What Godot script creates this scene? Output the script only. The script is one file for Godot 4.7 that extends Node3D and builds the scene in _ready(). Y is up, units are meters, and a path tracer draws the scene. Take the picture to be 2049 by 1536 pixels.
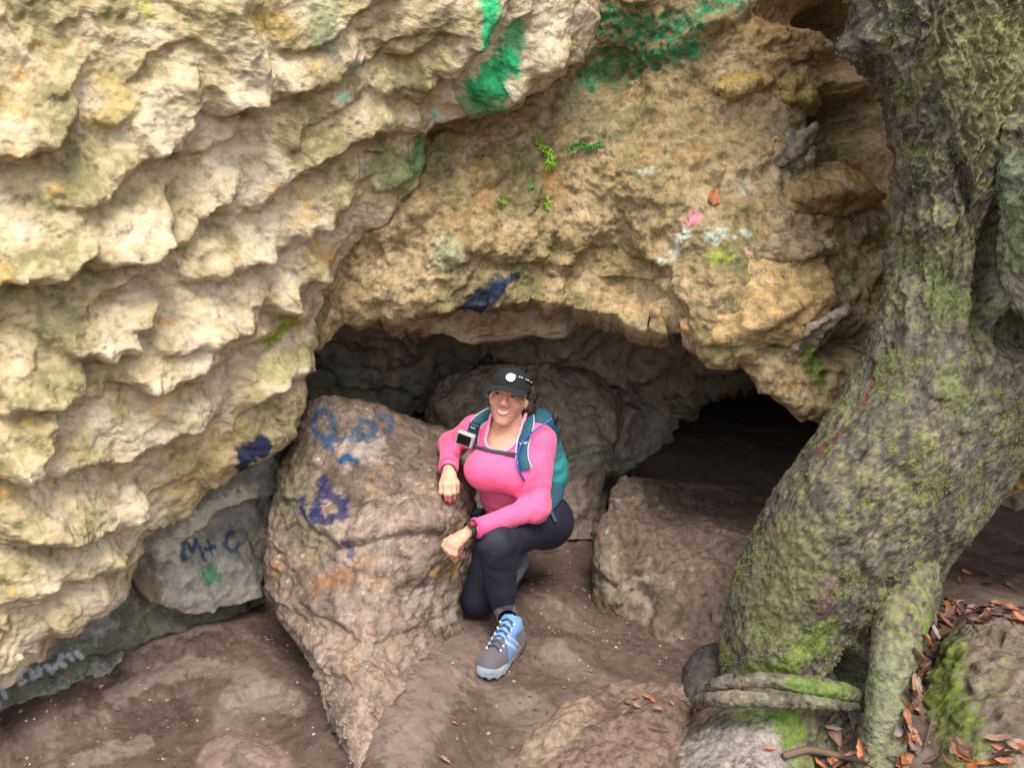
extends Node3D

const F := 1536.0
const EYE := Vector3(0.0, 1.6, 0.0)
const PITCH := 12.0

var n_warp := FastNoiseLite.new()
var n_big := FastNoiseLite.new()
var n_mid := FastNoiseLite.new()
var n_fine := FastNoiseLite.new()
var n_ridge := FastNoiseLite.new()
var n_cell := FastNoiseLite.new()
var n_tint := FastNoiseLite.new()
var n_spot := FastNoiseLite.new()
var mats := {}
var used := {}
var rng := RandomNumberGenerator.new()


# ---------------------------------------------------------------- positions
static func at(px: float, py: float, d: float) -> Vector3:
	var vx := (px - 1024.5) / F
	var vy := (768.0 - py) / F
	var c := cos(deg_to_rad(PITCH))
	var s := sin(deg_to_rad(PITCH))
	return EYE + Vector3(vx, vy * c - s, -vy * s - c) * d


static func pixel(p: Vector3) -> Vector3:
	var c := cos(deg_to_rad(PITCH))
	var s := sin(deg_to_rad(PITCH))
	var q := p - EYE
	var d := -q.y * s - q.z * c
	return Vector3(1024.5 + q.x / d * F, 768.0 - (q.y * c - q.z * s) / d * F, d)


func on_ground(px: float, py: float, y := 0.0) -> Vector3:
	var a := at(px, py, 1.0) - EYE
	return EYE + a * ((EYE.y - y) / -a.y)


# ---------------------------------------------------------------- smooth depth through anchors
class Depths:
	var pts: PackedVector2Array
	var w: PackedFloat64Array
	var lo: Vector2
	var step := 32.0
	var nx: int
	var ny: int
	var g: PackedFloat32Array

	static func phi(r: float) -> float:
		return 0.0 if r < 1e-6 else r * r * log(r)

	func _init(anchors: Array, from: Vector2, to: Vector2, smooth := 0.002) -> void:
		var n := anchors.size()
		for a in anchors:
			pts.append(Vector2(a[0], a[1]) / 1000.0)
		var m := n + 3
		var A: Array[PackedFloat64Array] = []
		for i in m:
			var row := PackedFloat64Array()
			row.resize(m + 1)
			if i < n:
				for j in n:
					row[j] = phi(pts[i].distance_to(pts[j]))
				row[i] += smooth
				row[n] = 1.0
				row[n + 1] = pts[i].x
				row[n + 2] = pts[i].y
				row[m] = anchors[i][2]
			else:
				for j in n:
					row[j] = 1.0 if i == n else (pts[j].x if i == n + 1 else pts[j].y)
			A.append(row)
		for c in m:
			var best := c
			for r in range(c + 1, m):
				if absf(A[r][c]) > absf(A[best][c]):
					best = r
			var t := A[c]
			A[c] = A[best]
			A[best] = t
			for r in range(c + 1, m):
				var k := A[r][c] / A[c][c]
				if k != 0.0:
					for j in range(c, m + 1):
						A[r][j] -= k * A[c][j]
		w.resize(m)
		for c in range(m - 1, -1, -1):
			var s := A[c][m]
			for j in range(c + 1, m):
				s -= A[c][j] * w[j]
			w[c] = s / A[c][c]
		lo = from
		nx = int((to.x - from.x) / step) + 2
		ny = int((to.y - from.y) / step) + 2
		g.resize(nx * ny)
		for y in ny:
			for x in nx:
				var q := (from + Vector2(x, y) * step) / 1000.0
				var v := w[n] + w[n + 1] * q.x + w[n + 2] * q.y
				for i in n:
					v += w[i] * phi(q.distance_to(pts[i]))
				g[y * nx + x] = v

	func v(q: Vector2) -> float:
		var a := clampf((q.x - lo.x) / step, 0.0, nx - 1.001)
		var b := clampf((q.y - lo.y) / step, 0.0, ny - 1.001)
		var i := int(a)
		var j := int(b)
		a -= i
		b -= j
		var k := j * nx + i
		return lerpf(lerpf(g[k], g[k + 1], a), lerpf(g[k + nx], g[k + nx + 1], a), b)


# ---------------------------------------------------------------- a sheet of rock, bark or earth
class Patch:
	var nu: int
	var nv: int
	var wrap := false
	var P: PackedVector3Array
	var Q: PackedVector2Array
	var N: PackedVector3Array
	var H: PackedFloat32Array
	var C: PackedColorArray
	var W: PackedVector2Array
	var sgn := 1.0
	var bins := {}
	var cell := 32.0

	func _init(u: int, v: int) -> void:
		nu = u
		nv = v
		P.resize(u * v)
		Q.resize(u * v)
		H.resize(u * v)
		C.resize(u * v)

	func normals(toward := Vector3.ZERO, ref := -1) -> void:
		if N.size() == 0:
			N.resize(nu * nv)
		for j in nv:
			var j0 := maxi(j - 1, 0) * nu
			var j1 := mini(j + 1, nv - 1) * nu
			var row := j * nu
			for i in nu:
				var i0 := i - 1
				var i1 := i + 1
				if wrap:
					if i0 < 0:
						i0 = nu - 1
					if i1 >= nu:
						i1 = 0
				else:
					if i0 < 0:
						i0 = 0
					if i1 >= nu:
						i1 = nu - 1
				N[row + i] = (P[row + i1] - P[row + i0]).cross(P[j1 + i] - P[j0 + i])
		if ref >= 0:
			sgn = 1.0 if N[ref].dot(toward - P[ref]) > 0.0 else -1.0
		for k in N.size():
			var n := N[k]
			var l := n.length()
			N[k] = n * (sgn / l) if l > 1e-12 else Vector3.UP

	func warp(noise: FastNoiseLite, amount: float) -> void:
		W.resize(Q.size())
		for k in Q.size():
			var q := Q[k]
			W[k] = q + Vector2(noise.get_noise_2d(q.x, q.y), noise.get_noise_2d(q.x + 731.0, q.y - 417.0)) * amount
		bins.clear()
		for k in W.size():
			var key := int(floor(W[k].x / cell)) * 100000 + int(floor(W[k].y / cell))
			if not bins.has(key):
				bins[key] = PackedInt32Array()
			bins[key].append(k)

	func near(lo: Vector2, hi: Vector2) -> PackedInt32Array:
		var out := PackedInt32Array()
		for x in range(int(floor(lo.x / cell)), int(floor(hi.x / cell)) + 1):
			for y in range(int(floor(lo.y / cell)), int(floor(hi.y / cell)) + 1):
				var key := x * 100000 + y
				if bins.has(key):
					out.append_array(bins[key])
		return out

	# a shelf of rock that stands proud above a line and drops off below it
	func ledge(pts: Array, h: float, w: float, soft := 12.0) -> void:
		var line := PackedVector2Array()
		for p in pts:
			line.append(Vector2(p[0], p[1]))
		var lo := line[0]
		var hi := line[0]
		var total := 0.0
		var run := PackedFloat32Array([0.0])
		for k in range(1, line.size()):
			lo = lo.min(line[k])
			hi = hi.max(line[k])
			total += line[k].distance_to(line[k - 1])
			run.append(total)
		for k in near(lo - Vector2(w, w), hi + Vector2(w, w)):
			var q := W[k]
			var best := 1e9
			var side := 1.0
			var s := 0.0
			for m in range(1, line.size()):
				var a := line[m - 1]
				var d := line[m] - a
				var t := clampf((q - a).dot(d) / d.length_squared(), 0.0, 1.0)
				var o := q - a - d * t
				var dist := o.length_squared()
				if dist < best:
					best = dist
					side = -1.0 if d.x * (q.y - a.y) - d.y * (q.x - a.x) > 0.0 else 1.0
					s = lerpf(run[m - 1], run[m], t)
			best = sqrt(best)
			var e := minf(1.0, minf(s + 12.0, total + 12.0 - s) / (0.16 * total + 12.0))
			var v := 0.0
			if side > 0.0:
				if best < w:
					var u := 1.0 - best / w
					v = u * (1.6 - 0.6 * u)
					if best < soft:
						v *= 0.74 + 0.26 * sin(best / soft * PI * 0.5)
			elif best < soft:
				v = sqrt(1.0 - best * best / (soft * soft)) * 0.74
			if v > 0.0:
				v *= h * e
				var o := H[k]
				H[k] = maxf(o, v) + 0.25 * minf(o, v)

	# rounded knobs along the edge of a shelf
	func knobs(pts: Array, h: float, r: RandomNumberGenerator) -> void:
		for k in range(1, pts.size()):
			var a := Vector2(pts[k - 1][0], pts[k - 1][1])
			var b := Vector2(pts[k][0], pts[k][1])
			var n := maxi(1, int(a.distance_to(b) / 26.0))
			var up := (b - a).normalized().orthogonal()
			if up.y > 0.0:
				up = -up
			for m in n:
				if r.randf() < 0.75:
					var c := a.lerp(b, (m + r.randf()) / n) + up * r.randf_range(4.0, 20.0)
					bump(c, r.randf_range(20.0, 44.0), r.randf_range(20.0, 40.0), (b - a).angle() + r.randf_range(-0.5, 0.5), h * r.randf_range(0.25, 0.6))

	# one rounded tongue of rock: rises along +e2 and drops at its end
	func tongue(c: Vector2, a: float, b: float, ang: float, h: float) -> void:
		var e1 := Vector2(cos(ang), sin(ang))
		var e2 := Vector2(-e1.y, e1.x)
		var r := maxf(a, b)
		for k in near(c - Vector2(r, r), c + Vector2(r, r)):
			var q := W[k] - c
			var x := q.dot(e1) / a
			var y := q.dot(e2) / b
			var x2 := x * x
			if x2 >= 1.0 or absf(y) >= 1.0:
				continue
			var top := 0.78 - 0.5 * x2
			var v := 0.0
			if y < top:
				v = (y + 1.0) / (top + 1.0)
				v = v * (1.45 - 0.45 * v)
			else:
				v = 1.0 - (y - top) / 0.2
				if v <= 0.0:
					continue
			v *= h * sqrt(1.0 - x2)
			var o := H[k]
			H[k] = maxf(o, v) + 0.2 * minf(o, v)

	func bump(c: Vector2, a: float, b: float, ang: float, h: float) -> void:
		var e1 := Vector2(cos(ang), sin(ang))
		var e2 := Vector2(-e1.y, e1.x)
		var r := maxf(a, b)
		for k in near(c - Vector2(r, r), c + Vector2(r, r)):
			var q := W[k] - c
			var x := q.dot(e1) / a
			var y := q.dot(e2) / b
			var d := x * x + y * y
			if d < 1.0:
				H[k] += h * (1.0 - d) * (1.0 - d)

	func soften(times: int) -> void:
		for n in times:
			var o := H.duplicate()
			for j in range(1, nv - 1):
				var r := j * nu
				for i in range(1, nu - 1):
					var k := r + i
					H[k] = 0.4 * o[k] + 0.15 * (o[k - 1] + o[k + 1] + o[k - nu] + o[k + nu])

	func displace(slip: Vector3) -> void:
		for k in P.size():
			var h := H[k]
			if h != 0.0:
				P[k] += N[k] * h + slip * h

	func rough(noise: FastNoiseLite, freq: float, amount: float) -> void:
		for k in P.size():
			P[k] += N[k] * (noise.get_noise_3dv(P[k] * freq) * amount)

	# a colour laid on along a line of the surface, broken up by noise
	func paint(pts: Array, r: float, col: Color, noise: FastNoiseLite, holes := 0.3, freq := 1.0, hard := 0.35) -> void:
		var line := PackedVector2Array()
		for p in pts:
			line.append(Vector2(p[0], p[1]))
		if line.size() == 1:
			line.append(line[0] + Vector2(0.5, 0.5))
		var lo := line[0]
		var hi := line[0]
		for p in line:
			lo = lo.min(p)
			hi = hi.max(p)
		var g := Vector2(r, r) * 1.2 + Vector2(25, 25)
		for k in near(lo - g, hi + g):
			var q := Q[k]
			var best := 1e9
			for m in range(1, line.size()):
				var a := line[m - 1]
				var d := line[m] - a
				var t := clampf((q - a).dot(d) / d.length_squared(), 0.0, 1.0)
				best = minf(best, (q - a - d * t).length_squared())
			best = sqrt(best) / r
			if best < 1.2:
				var v := (1.0 - best) / hard
				var nz := noise.get_noise_2d(q.x * freq, q.y * freq) + 0.75 * noise.get_noise_2d(q.x * freq * 4.7 + 99.0, q.y * freq * 4.7)
				v = clampf(v + (nz - holes + 0.25) * 1.9, 0.0, 1.0) * clampf((1.2 - best) * 3.0, 0.0, 1.0)
				C[k] = C[k].lerp(col, v * col.a)

	func mesh(mat: Material) -> ArrayMesh:
		normals()
		var idx := PackedInt32Array()
		var cols := nu if wrap else nu - 1
		idx.resize(cols * (nv - 1) * 6)
		var o := 0
		for j in nv - 1:
			for i in cols:
				var a := j * nu + i
				var b := j * nu + ((i + 1) % nu)
				var c := a + nu
				var d := b + nu
				if sgn > 0.0:
					idx[o] = a; idx[o + 1] = c; idx[o + 2] = b
					idx[o + 3] = b; idx[o + 4] = c; idx[o + 5] = d
				else:
					idx[o] = a; idx[o + 1] = b; idx[o + 2] = c
					idx[o + 3] = b; idx[o + 4] = d; idx[o + 5] = c
				o += 6
		var arr := []
		arr.resize(Mesh.ARRAY_MAX)
		arr[Mesh.ARRAY_VERTEX] = P
		arr[Mesh.ARRAY_NORMAL] = N
		arr[Mesh.ARRAY_COLOR] = C
		arr[Mesh.ARRAY_INDEX] = idx
		var m := ArrayMesh.new()
		m.add_surface_from_arrays(Mesh.PRIMITIVE_TRIANGLES, arr)
		m.surface_set_material(0, mat)
		return m


# ---------------------------------------------------------------- nodes
func numbered(called: String) -> String:
	if not used.has(called):
		used[called] = 0
		return called
	used[called] += 1
	return "%s_%03d" % [called, used[called]]


func put(called: String, m: Mesh, parent: Node = self) -> MeshInstance3D:
	var o := MeshInstance3D.new()
	o.name = numbered(called) if parent == self else called
	o.mesh = m
	parent.add_child(o, true)
	return o


func thing(called: String, label: String, category: String, where := Vector3.ZERO, group := "") -> Node3D:
	var o := Node3D.new()
	o.name = numbered(called)
	o.position = where
	add_child(o)
	tag(o, label, category, group)
	return o


func tag(o: Node, label: String, category: String, group := "") -> void:
	o.set_meta("label", label)
	o.set_meta("category", category)
	if group != "":
		o.set_meta("group", group)


func setting(called: String, m: Mesh) -> MeshInstance3D:
	var o := put(called, m)
	o.set_meta("kind", "structure")
	return o


func cr(pts: Array, t: float) -> Vector2:
	# Catmull-Rom through a list of [x, y]; t from 0 to 1
	var n := pts.size() - 1
	var s := clampf(t, 0.0, 1.0) * n
	var i := mini(int(s), n - 1)
	s -= i
	var p0: Array = pts[maxi(i - 1, 0)]
	var p1: Array = pts[i]
	var p2: Array = pts[i + 1]
	var p3: Array = pts[mini(i + 2, n)]
	return Vector2(cubic_interpolate(p1[0], p2[0], p0[0], p3[0], s), cubic_interpolate(p1[1], p2[1], p0[1], p3[1], s))


func even(pts: Array, n: int) -> PackedVector2Array:
	# n points spread evenly along the curve through pts
	var fine := PackedVector2Array()
	for k in n * 4 + 1:
		fine.append(cr(pts, k / (n * 4.0)))
	var run := PackedFloat32Array([0.0])
	for k in range(1, fine.size()):
		run.append(run[k - 1] + fine[k].distance_to(fine[k - 1]))
	var out := PackedVector2Array()
	var j := 0
	for k in n:
		var want := run[run.size() - 1] * k / (n - 1.0)
		while j < run.size() - 2 and run[j + 1] < want:
			j += 1
		out.append(fine[j].lerp(fine[j + 1], clampf((want - run[j]) / maxf(run[j + 1] - run[j], 1e-6), 0.0, 1.0)))
	return out


# rows: [py, left, right]; a closed solid seen from the front, with the depth of its face from anchors
func solid(rows: Array, anchors: Array, rim: float, thick: float, du: float, dv: float, power := 4.0, soft_top := true) -> Patch:
	var y0: float = rows[0][0]
	var y1: float = rows[rows.size() - 1][0]
	var wide := 0.0
	var lo := Vector2(1e9, y0)
	var hi := Vector2(-1e9, y1)
	for r in rows:
		wide = maxf(wide, r[2] - r[1])
		lo.x = minf(lo.x, r[1])
		hi.x = maxf(hi.x, r[2])
	var dep := Depths.new(anchors, lo - Vector2(40, 40), hi + Vector2(40, 40))
	var nf := int(wide / du) + 2
	var nb := int(nf / 2.0) + 2
	var nv := int((y1 - y0) / dv) + 2
	var p := Patch.new(nf + nb, nv)
	p.wrap = true
	for j in nv:
		var y := lerpf(y0, y1, j / (nv - 1.0))
		var m := 0
		while m < rows.size() - 2 and rows[m + 1][0] < y:
			m += 1
		var t := clampf((y - rows[m][0]) / maxf(rows[m + 1][0] - rows[m][0], 1e-3), 0.0, 1.0)
		var m0 := maxi(m - 1, 0)
		var m3 := mini(m + 2, rows.size() - 1)
		var xl := cubic_interpolate(rows[m][1], rows[m + 1][1], rows[m0][1], rows[m3][1], t)
		var xr := cubic_interpolate(rows[m][2], rows[m + 1][2], rows[m0][2], rows[m3][2], t)
		var deep := thick
		if soft_top:
			deep *= sqrt(clampf((y - y0) / (0.25 * (y1 - y0)), 0.0, 1.0))
		var q0 := Vector2(xl, y)
		var q1 := Vector2(xr, y)
		var e0 := dep.v(q0) + rim
		var e1 := dep.v(q1) + rim
		for i in nf:
			var u := sin((i / (nf - 1.0) - 0.5) * PI * 0.94) / sin(PI * 0.47)
			var q := q0.lerp(q1, u * 0.5 + 0.5)
			var d := dep.v(q) + rim * (1.0 - sqrt(maxf(0.0, 1.0 - pow(absf(u), power))))
			p.Q[j * p.nu + i] = q
			p.P[j * p.nu + i] = at(q.x, q.y, d)
		for i in nb:
			var a := (i + 1.0) / (nb + 1.0)
			var q := q1.lerp(q0, 0.5 - 0.5 * cos(a * PI))
			p.Q[j * p.nu + nf + i] = Vector2(q.x - 9000.0, q.y)
			p.P[j * p.nu + nf + i] = at(q.x, q.y, lerpf(e1, e0, a) + deep * sin(a * PI))
	p.normals(EYE, int(nv / 2.0) * p.nu + int(nf / 2.0))
	return p


func tube(pts: Array, sides: int, caps := true, flat := 1.0, up := Vector3.UP) -> Array:
	# pts: [position, radius]; returns [vertices, normals, indices]
	var V := PackedVector3Array()
	var NN := PackedVector3Array()
	var I := PackedInt32Array()
	var n := pts.size()
	var side := Vector3.ZERO
	for k in n:
		var p: Vector3 = pts[k][0]
		var t: Vector3 = ((pts[mini(k + 1, n - 1)][0] as Vector3) - (pts[maxi(k - 1, 0)][0] as Vector3)).normalized()
		if k == 0:
			side = t.cross(up)
			if side.length() < 0.05:
				side = t.cross(Vector3.RIGHT)
		side = (side - t * side.dot(t)).normalized()
		var nn := side.cross(t).normalized()
		var r: float = pts[k][1]
		for i in sides:
			var a := TAU * i / sides
			var o := side * cos(a) + nn * sin(a) * flat
			V.append(p + o * r)
			NN.append((side * cos(a) + nn * sin(a) / flat).normalized())
	for k in n - 1:
		for i in sides:
			var a := k * sides + i
			var b := k * sides + (i + 1) % sides
			I.append_array([a, b, a + sides, b, b + sides, a + sides])
	if caps:
		for e in [0, n - 1]:
			var c := V.size()
			V.append(pts[e][0])
			NN.append(((pts[e][0] as Vector3) - (pts[1 if e == 0 else n - 2][0] as Vector3)).normalized())
			for i in sides:
				var a: int = e * sides + i
				var b: int = e * sides + (i + 1) % sides
				I.append_array([c, b, a] if e == 0 else [c, a, b])
	return [V, NN, I]


func built(parts: Array, mat: Material, col = null) -> ArrayMesh:
	var V := PackedVector3Array()
	var NN := PackedVector3Array()
	var I := PackedInt32Array()
	var CC := PackedColorArray()
	for p in parts:
		var o := V.size()
		V.append_array(p[0])
		NN.append_array(p[1])
		for i in p[2]:
			I.append(i + o)
		if p.size() > 3:
			CC.append_array(p[3])
	var arr := []
	arr.resize(Mesh.ARRAY_MAX)
	arr[Mesh.ARRAY_VERTEX] = V
	arr[Mesh.ARRAY_NORMAL] = NN
	arr[Mesh.ARRAY_INDEX] = I
	if CC.size() == V.size() and V.size() > 0:
		arr[Mesh.ARRAY_COLOR] = CC
	elif col != null:
		CC.resize(V.size())
		CC.fill(col)
		arr[Mesh.ARRAY_COLOR] = CC
	var m := ArrayMesh.new()
	m.add_surface_from_arrays(Mesh.PRIMITIVE_TRIANGLES, arr)
	m.surface_set_material(0, mat)
	return m


# ---------------------------------------------------------------- materials
func noise_of(kind: int, freq: float, octaves: int, s: int, ridged := false) -> FastNoiseLite:
	var n := FastNoiseLite.new()
	n.noise_type = kind as FastNoiseLite.NoiseType
	n.frequency = freq
	n.seed = s
	if octaves > 1:
		n.fractal_type = FastNoiseLite.FRACTAL_RIDGED if ridged else FastNoiseLite.FRACTAL_FBM
		n.fractal_octaves = octaves
	else:
		n.fractal_type = FastNoiseLite.FRACTAL_NONE
	return n


func tex(n: FastNoiseLite, ramp: Array, side := 1024) -> NoiseTexture2D:
	var t := NoiseTexture2D.new()
	t.width = side
	t.height = side
	t.seamless = true
	t.seamless_blend_skirt = 0.15
	t.noise = n
	if ramp.size() > 0:
		var g := Gradient.new()
		g.offsets = PackedFloat32Array(ramp[0])
		var c := PackedColorArray()
		for v in ramp[1]:
			c.append(Color(v, v, v) if v is float else v)
		g.colors = c
		t.color_ramp = g
	return t


func surface(called: String, rough: float, grain: Texture2D, relief: Texture2D, relief_cm: float, scale: float, spec := 0.35) -> StandardMaterial3D:
	var m := StandardMaterial3D.new()
	m.resource_name = called
	m.vertex_color_use_as_albedo = true
	m.roughness = rough
	m.metallic_specular = spec
	m.uv1_triplanar = true
	m.uv1_world_triplanar = true
	m.uv1_scale = Vector3.ONE * scale
	if grain:
		m.albedo_texture = grain
	if relief:
		m.heightmap_enabled = true
		m.heightmap_texture = relief
		m.heightmap_scale = relief_cm
	mats[called] = m
	return m


func plain(called: String, col: Color, rough := 0.7, metal := 0.0) -> StandardMaterial3D:
	var m := StandardMaterial3D.new()
	m.resource_name = called
	m.albedo_color = col.linear_to_srgb()
	m.roughness = rough
	m.metallic = metal
	mats[called] = m
	return m


# ================================================================ scene
func _ready() -> void:
	rng.seed = 4711
	# camera
	var cam := Camera3D.new()
	cam.name = "camera"
	cam.fov = rad_to_deg(2.0 * atan(768.0 / F))
	cam.near = 0.05
	cam.far = 400.0
	cam.position = EYE
	cam.rotation_degrees = Vector3(-PITCH, 0, 0)
	add_child(cam)
	cam.current = true
	# sky: bright even cloud
	var env := Environment.new()
	env.background_mode = Environment.BG_SKY
	var sky := Sky.new()
	var sm := ProceduralSkyMaterial.new()
	sm.sky_top_color = Color(0.96, 0.97, 0.98)
	sm.sky_horizon_color = Color(0.60, 0.61, 0.59)
	sm.sky_curve = 0.3
	sm.ground_horizon_color = Color(0.30, 0.30, 0.24)
	sm.ground_bottom_color = Color(0.16, 0.14, 0.11)
	sky.sky_material = sm
	env.sky = sky
	env.tonemap_mode = Environment.TONE_MAPPER_LINEAR
	env.tonemap_exposure = 3.4
	env.sdfgi_enabled = true
	env.ssao_enabled = true
	env.ssil_enabled = true
	var we := WorldEnvironment.new()
	we.name = "world_environment"
	we.environment = env
	add_child(we)
	# sun behind cloud, high behind the camera
	var sun := DirectionalLight3D.new()
	sun.name = "sun"
	sun.light_energy = 0.5
	sun.light_angular_distance = 30.0
	sun.light_color = Color(1.0, 0.96, 0.90)
	sun.shadow_enabled = true
	sun.rotation_degrees = Vector3(-62, 20, 0)
	add_child(sun)

	make_noises()
	make_materials()
	hill_shell()
	cave()
	recess()
	wall()
	overhang()
	ground()
	leaning_boulder()
	side_boulder()
	low_rocks()
	tree()
	person()
	litter()
	moss()
	gravel()


func make_noises() -> void:
	n_warp = noise_of(FastNoiseLite.TYPE_SIMPLEX_SMOOTH, 0.016, 3, 11)
	n_big = noise_of(FastNoiseLite.TYPE_SIMPLEX_SMOOTH, 1.0, 3, 12)
	n_mid = noise_of(FastNoiseLite.TYPE_SIMPLEX_SMOOTH, 1.0, 4, 13)
	n_fine = noise_of(FastNoiseLite.TYPE_SIMPLEX_SMOOTH, 1.0, 2, 14)
	n_ridge = noise_of(FastNoiseLite.TYPE_SIMPLEX_SMOOTH, 1.0, 4, 15, true)
	n_cell = noise_of(FastNoiseLite.TYPE_CELLULAR, 1.0, 1, 16)
	n_cell.cellular_return_type = FastNoiseLite.RETURN_DISTANCE
	n_tint = noise_of(FastNoiseLite.TYPE_SIMPLEX_SMOOTH, 1.0, 4, 17)
	n_spot = noise_of(FastNoiseLite.TYPE_SIMPLEX_SMOOTH, 0.06, 3, 18)


func make_materials() -> void:
	var sn := noise_of(FastNoiseLite.TYPE_SIMPLEX_SMOOTH, 0.012, 6, 31)
	sn.fractal_gain = 0.72
	var speck := tex(sn, [[0.0, 0.3, 0.42, 0.5, 0.62, 0.8, 1.0], [0.56, 0.74, 0.86, 0.92, 0.97, 1.0, 1.0]])
	var gn := noise_of(FastNoiseLite.TYPE_SIMPLEX_SMOOTH, 0.014, 6, 32)
	gn.fractal_gain = 0.78
	var grit := tex(gn, [[0.0, 0.32, 0.44, 0.52, 0.62, 0.8, 1.0], [0.50, 0.68, 0.83, 0.91, 0.96, 1.0, 1.0]])
	var soft := tex(sn, [[0.0, 0.3, 0.42, 0.5, 0.62, 0.8, 1.0], [0.72, 0.82, 0.90, 0.94, 0.97, 1.0, 1.0]])
	var rn := noise_of(FastNoiseLite.TYPE_SIMPLEX_SMOOTH, 0.008, 6, 33)
	rn.fractal_gain = 0.58
	var relief := tex(rn, [])
	var cn := noise_of(FastNoiseLite.TYPE_CELLULAR, 0.014, 3, 34)
	cn.cellular_return_type = FastNoiseLite.RETURN_DISTANCE
	var pits := tex(cn, [])
	var bark := tex(noise_of(FastNoiseLite.TYPE_SIMPLEX_SMOOTH, 0.012, 4, 35, true), [])
	surface("limestone", 0.86, speck, relief, 1.3, 1.2)
	surface("pitted_limestone", 0.88, grit, pits, 0.9, 1.2)
	surface("cave_stone", 0.85, speck, relief, 1.2, 1.0)
	surface("boulder_stone", 0.82, grit, pits, 0.8, 1.4)
	surface("earth", 0.72, soft, relief, 0.3, 1.5, 0.4)
	surface("bark", 0.85, grit, bark, 0.6, 1.7, 0.3)
	var leaf := StandardMaterial3D.new()
	leaf.resource_name = "leaf"
	leaf.vertex_color_use_as_albedo = true
	leaf.roughness = 0.6
	leaf.cull_mode = BaseMaterial3D.CULL_DISABLED
	mats["leaf"] = leaf


func mix3(a: Color, b: Color, t: float) -> Color:
	return a.lerp(b, clampf(t, 0.0, 1.0))


func tint_limestone(p: Patch, rose := 1.0) -> void:
	var cream := Color(0.46, 0.375, 0.23)
	var pale := Color(0.60, 0.51, 0.39)
	var olive := Color(0.265, 0.24, 0.125)
	var ochre := Color(0.55, 0.36, 0.13)
	var dirt := Color(0.20, 0.165, 0.10)
	for k in p.P.size():
		var v := p.P[k]
		var a := n_tint.get_noise_3dv(v * 1.6)
		var b := n_tint.get_noise_3dv(v * 4.5 + Vector3(9, 3, 1))
		var c := n_fine.get_noise_3dv(v * 26.0)
		var e := n_tint.get_noise_3dv(v * 3.1 + Vector3(-20, 7, 40))
		var col := cream
		col = mix3(col, pale, (a * 1.0 + b * 1.0 + c * 0.35 + 0.14) * 1.5 * rose)
		col = mix3(col, olive, (-a * 1.1 - b * 1.1 + c * 0.7 - 0.08) * 1.7)
		col = mix3(col, ochre, (e + c * 0.35 - 0.36) * 3.0)
		col = mix3(col, dirt, (c * 0.8 + b * 0.5 - a * 0.3 - 0.52) * 3.5)
		p.C[k] = col


func hill_shell() -> void:
	# unseen hill shell added to keep outside light out: top, back and sides
	var st := SurfaceTool.new()
	st.begin(Mesh.PRIMITIVE_TRIANGLES)
	var arc := []
	for k in 25:
		var a := PI * k / 24.0
		arc.append(Vector2(-7.5 * cos(a), 6.0 * pow(sin(a), 0.6) - 0.5))
	var rows := []
	for z in [-2.4, -5.0, -8.0, -11.0, -13.0]:
		var s: float = 1.0 if z > -9.0 else (0.85 if z > -12.0 else 0.02)
		var row := []
		for q: Vector2 in arc:
			var v := Vector3(q.x * s, q.y * s, z)
			row.append(v + Vector3(1, 1, 1) * n_big.get_noise_3dv(v * 0.4) * 0.5)
		rows.append(row)
	for j in rows.size() - 1:
		for i in arc.size() - 1:
			for v in [rows[j][i], rows[j][i + 1], rows[j + 1][i], rows[j][i + 1], rows[j + 1][i + 1], rows[j + 1][i]]:
				st.set_color(Color(0.16, 0.14, 0.08))
				st.add_vertex(v)
	st.generate_normals()
	st.set_material(mats.earth)
	var o := setting("hill_shell", st.commit())
	tag(o, "unseen hill shell added round the cave to block outside light", "hill")


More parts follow.
